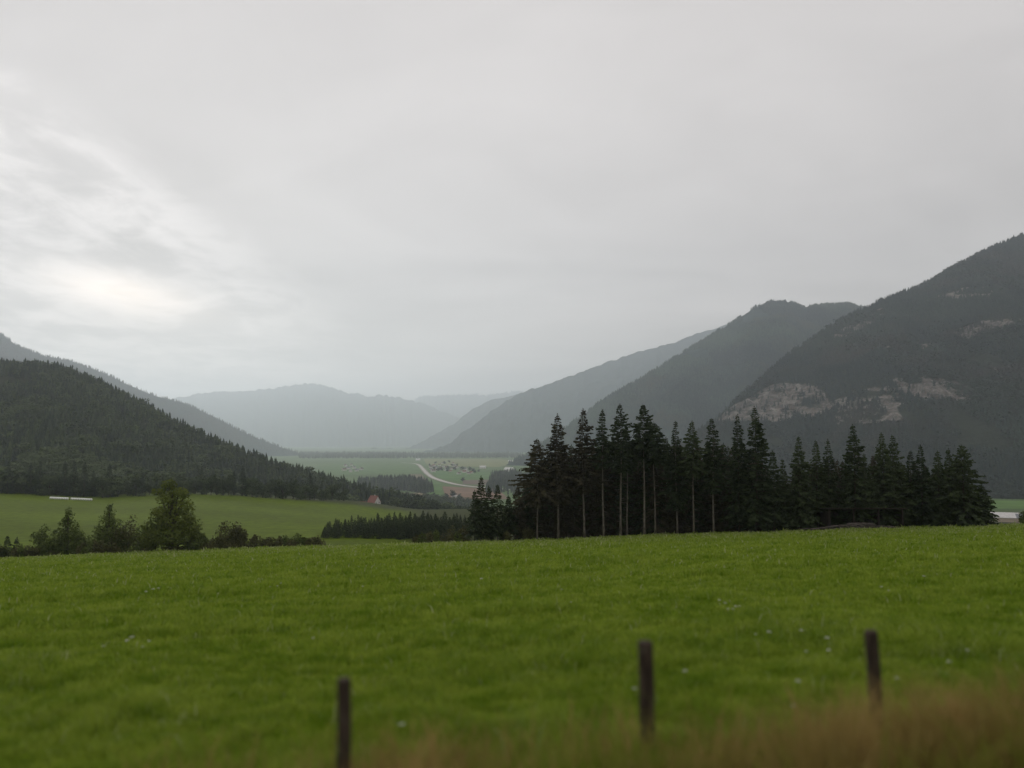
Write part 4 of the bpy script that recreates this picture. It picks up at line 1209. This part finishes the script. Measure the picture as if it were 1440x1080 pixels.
o = link('meadow_grass', np_mesh('meadow_grass', v, f, [M['grass']], False, {'tint': tt})); o['kind'] = 'stuff'

# tall dry grass on the railway bank
N = 52000
x = rg.uniform(-5.5, 7.5, N); y = rg.uniform(4.2, 8.8, N)
limit = np.interp(x, [-5.5, -3, -1.2, 1.0, 2.5, 4.5, 7.5], [6.8, 7.7, 8.3, 8.5, 8.5, 8.7, 8.9]) + 1.6 * (fbm(x / 0.9, y / 0.9, 111, 3) - 0.5)
clumps = ss(0.44, 0.60, fbm(x / 0.5, y / 0.5, 117, 3))
ok = rg.random(N) < ss(0, 1.9, limit - y) * (0.10 + 0.90 * clumps); x = x[ok]; y = y[ok]; n = len(x)
h = rg.uniform(0.30, 0.85, n) * (0.75 + 0.5 * fbm(x / 0.6, y / 0.6, 113, 2)) * np.interp(x, [-4.5, -1, 0.5, 2, 6], [0.8, 1.15, 1.1, 1.05, 1.05])
v, f, tt = blades(x, y, h, rg.uniform(0.004, 0.010, n), rg.uniform(0.2, 0.9, n), np.clip(0.5 + 2.6 * (fbm(x / 0.9, y / 0.9, 115, 3) - 0.47) + 0.2 * rg.normal(0, 1, n), 0, 1), rg)
# thin straw stalks standing above the verge
ns = 900
xs = rg.uniform(-3.5, 7.2, ns); ys = np.minimum(rg.uniform(6.0, 8.7, ns), np.interp(xs, [-4, -1.2, 1, 4.5, 7.5], [7.4, 8.2, 8.5, 8.7, 8.9]))
v2, f2, t2 = blades(xs, ys, rg.uniform(0.5, 0.95, ns), rg.uniform(0.004, 0.009, ns), rg.uniform(0.15, 0.6, ns), rg.uniform(0.0, 0.4, ns), rg)
f = np.concatenate([f, f2 + len(v)]); v = np.concatenate([v, v2]); tt = np.concatenate([tt, t2])
o = link('dry_grass', np_mesh('dry_grass', v, f, [M['dry']], False, {'tint': tt})); o['kind'] = 'stuff'

# white flower heads
fl = MB(); rgf = random.Random(5)
fl.tube([(0, 0, -0.02), (0.01, 0, 0.2), (0.0, 0.01, 0.36)], [0.004, 0.003, 0.003], 5, 1)
for q in range(9):
    a = q * 2.4; r = 0.012 * math.sqrt(q) * 1.5; cx, cyy = r * math.cos(a), r * math.sin(a); rr = 0.018
    zz = 0.37 - r * 0.25
    fl.add([(cx + rr * math.cos(k * 1.047), cyy + rr * math.sin(k * 1.047), zz + 0.004 * (k % 2)) for k in range(6)] + [(cx, cyy, zz + 0.012)], [(k, (k + 1) % 6, 6) for k in range(6)], 0)
fl_me = fl.mesh('white_flower', [plain('white_petals', (0.50, 0.50, 0.44), 0.05, 30), M['shrub']])
FP = [(1031, 868), (1063, 905), (1127, 904), (1134, 931), (1164, 919), (1166, 935), (1082, 910), (964, 965), (1117, 1018), (1262, 973), (1335, 949), (1361, 931), (1123, 983), (1012, 859), (893, 988), (185, 917), (145, 920), (200, 920),
      (215, 842), (390, 832), (510, 835), (530, 830), (440, 911), (565, 1045), (677, 827), (1035, 867), (1300, 824), (1240, 838), (1105, 799), (1090, 786), (1057, 779), (1155, 758), (1250, 840), (985, 822), (790, 838), (803, 856),
      (205, 846), (222, 840), (380, 834), (395, 830), (209, 918), (178, 921), (1020, 862), (1024, 870), (1040, 862)]
for px, py in FP:
    p = meadow_hit(px, py)
    o = link('white_flower', fl_me, None, (p[0], p[1], p[2] - 0.05), random.uniform(0, 6))
    s = random.uniform(0.3, 0.62) * (1 + p[1] / 60.0); o.scale = (s * 1.3, s * 0.9, min(s * 1.3, 1.2))
    tag(o, 'white flower head standing in the meadow grass', 'flower', 'white flowers scattered through the meadow')

# ------------------------------------------------------------------ fence posts


def wood_post_material():
    m, n, p = material('weathered_post_wood', 0.85, 0.15)
    P = pos(n); v = n.scale(P, (26, 26, 2.2))
    c = n.mix(n.smooth(n.noise(v, 1.0, 6, 0.65), 0.3, 0.7), (0.020, 0.015, 0.011), (0.085, 0.062, 0.046))
    c = n.mix(n.smooth(n.noise(P, 7.0, 4), 0.58, 0.72), c, (0.085, 0.075, 0.055))
    n.put(p.inputs['Base Color'], c)
    bp = n.n('ShaderNodeBump'); bp.inputs['Strength'].default_value = 0.8; bp.inputs['Distance'].default_value = 0.02
    n.put(bp.inputs['Height'], n.noise(v, 1.4, 5)); n.put(p.inputs['Normal'], bp.outputs[0])
    return m


M['post'] = wood_post_material()
for k, (px, top, d, r, lean, lab) in enumerate([(485, 954, 7.4, 0.062, -0.005, 'dark weathered fence post standing alone to the left'),
                                               (908, 902, 8.8, 0.082, -0.008, 'thickest dark fence post, middle of the three'),
                                               (1225, 887, 9.3, 0.074, -0.04, 'leaning reddish brown fence post behind the tall dry grass')]):
    tp = ray(px, top) * d; gz_ = float(ground_z(tp[0], d)); h = tp[2] - gz_
    b = MB(); pts = []; rr = []; random.seed(60 + k)
    for z in (-0.35, 0.0, 0.25, 0.5, 0.75, h - 0.05, h - 0.012, h):
        pts.append((-lean * (h - z) + 0.006 * math.sin(z * 9), 0.004 * math.cos(z * 7), z)); rr.append(r * (1.06 - 0.08 * z / h) * (0.90 if z >= h - 0.001 else 1.0))
    b.tube(pts, rr, 14, jit=0.05)
    tag(link('fence_post', b.mesh('fence_post', [M['post']], True), None, (tp[0], d, gz_)), lab, 'fence post', 'wooden fence posts along the meadow')
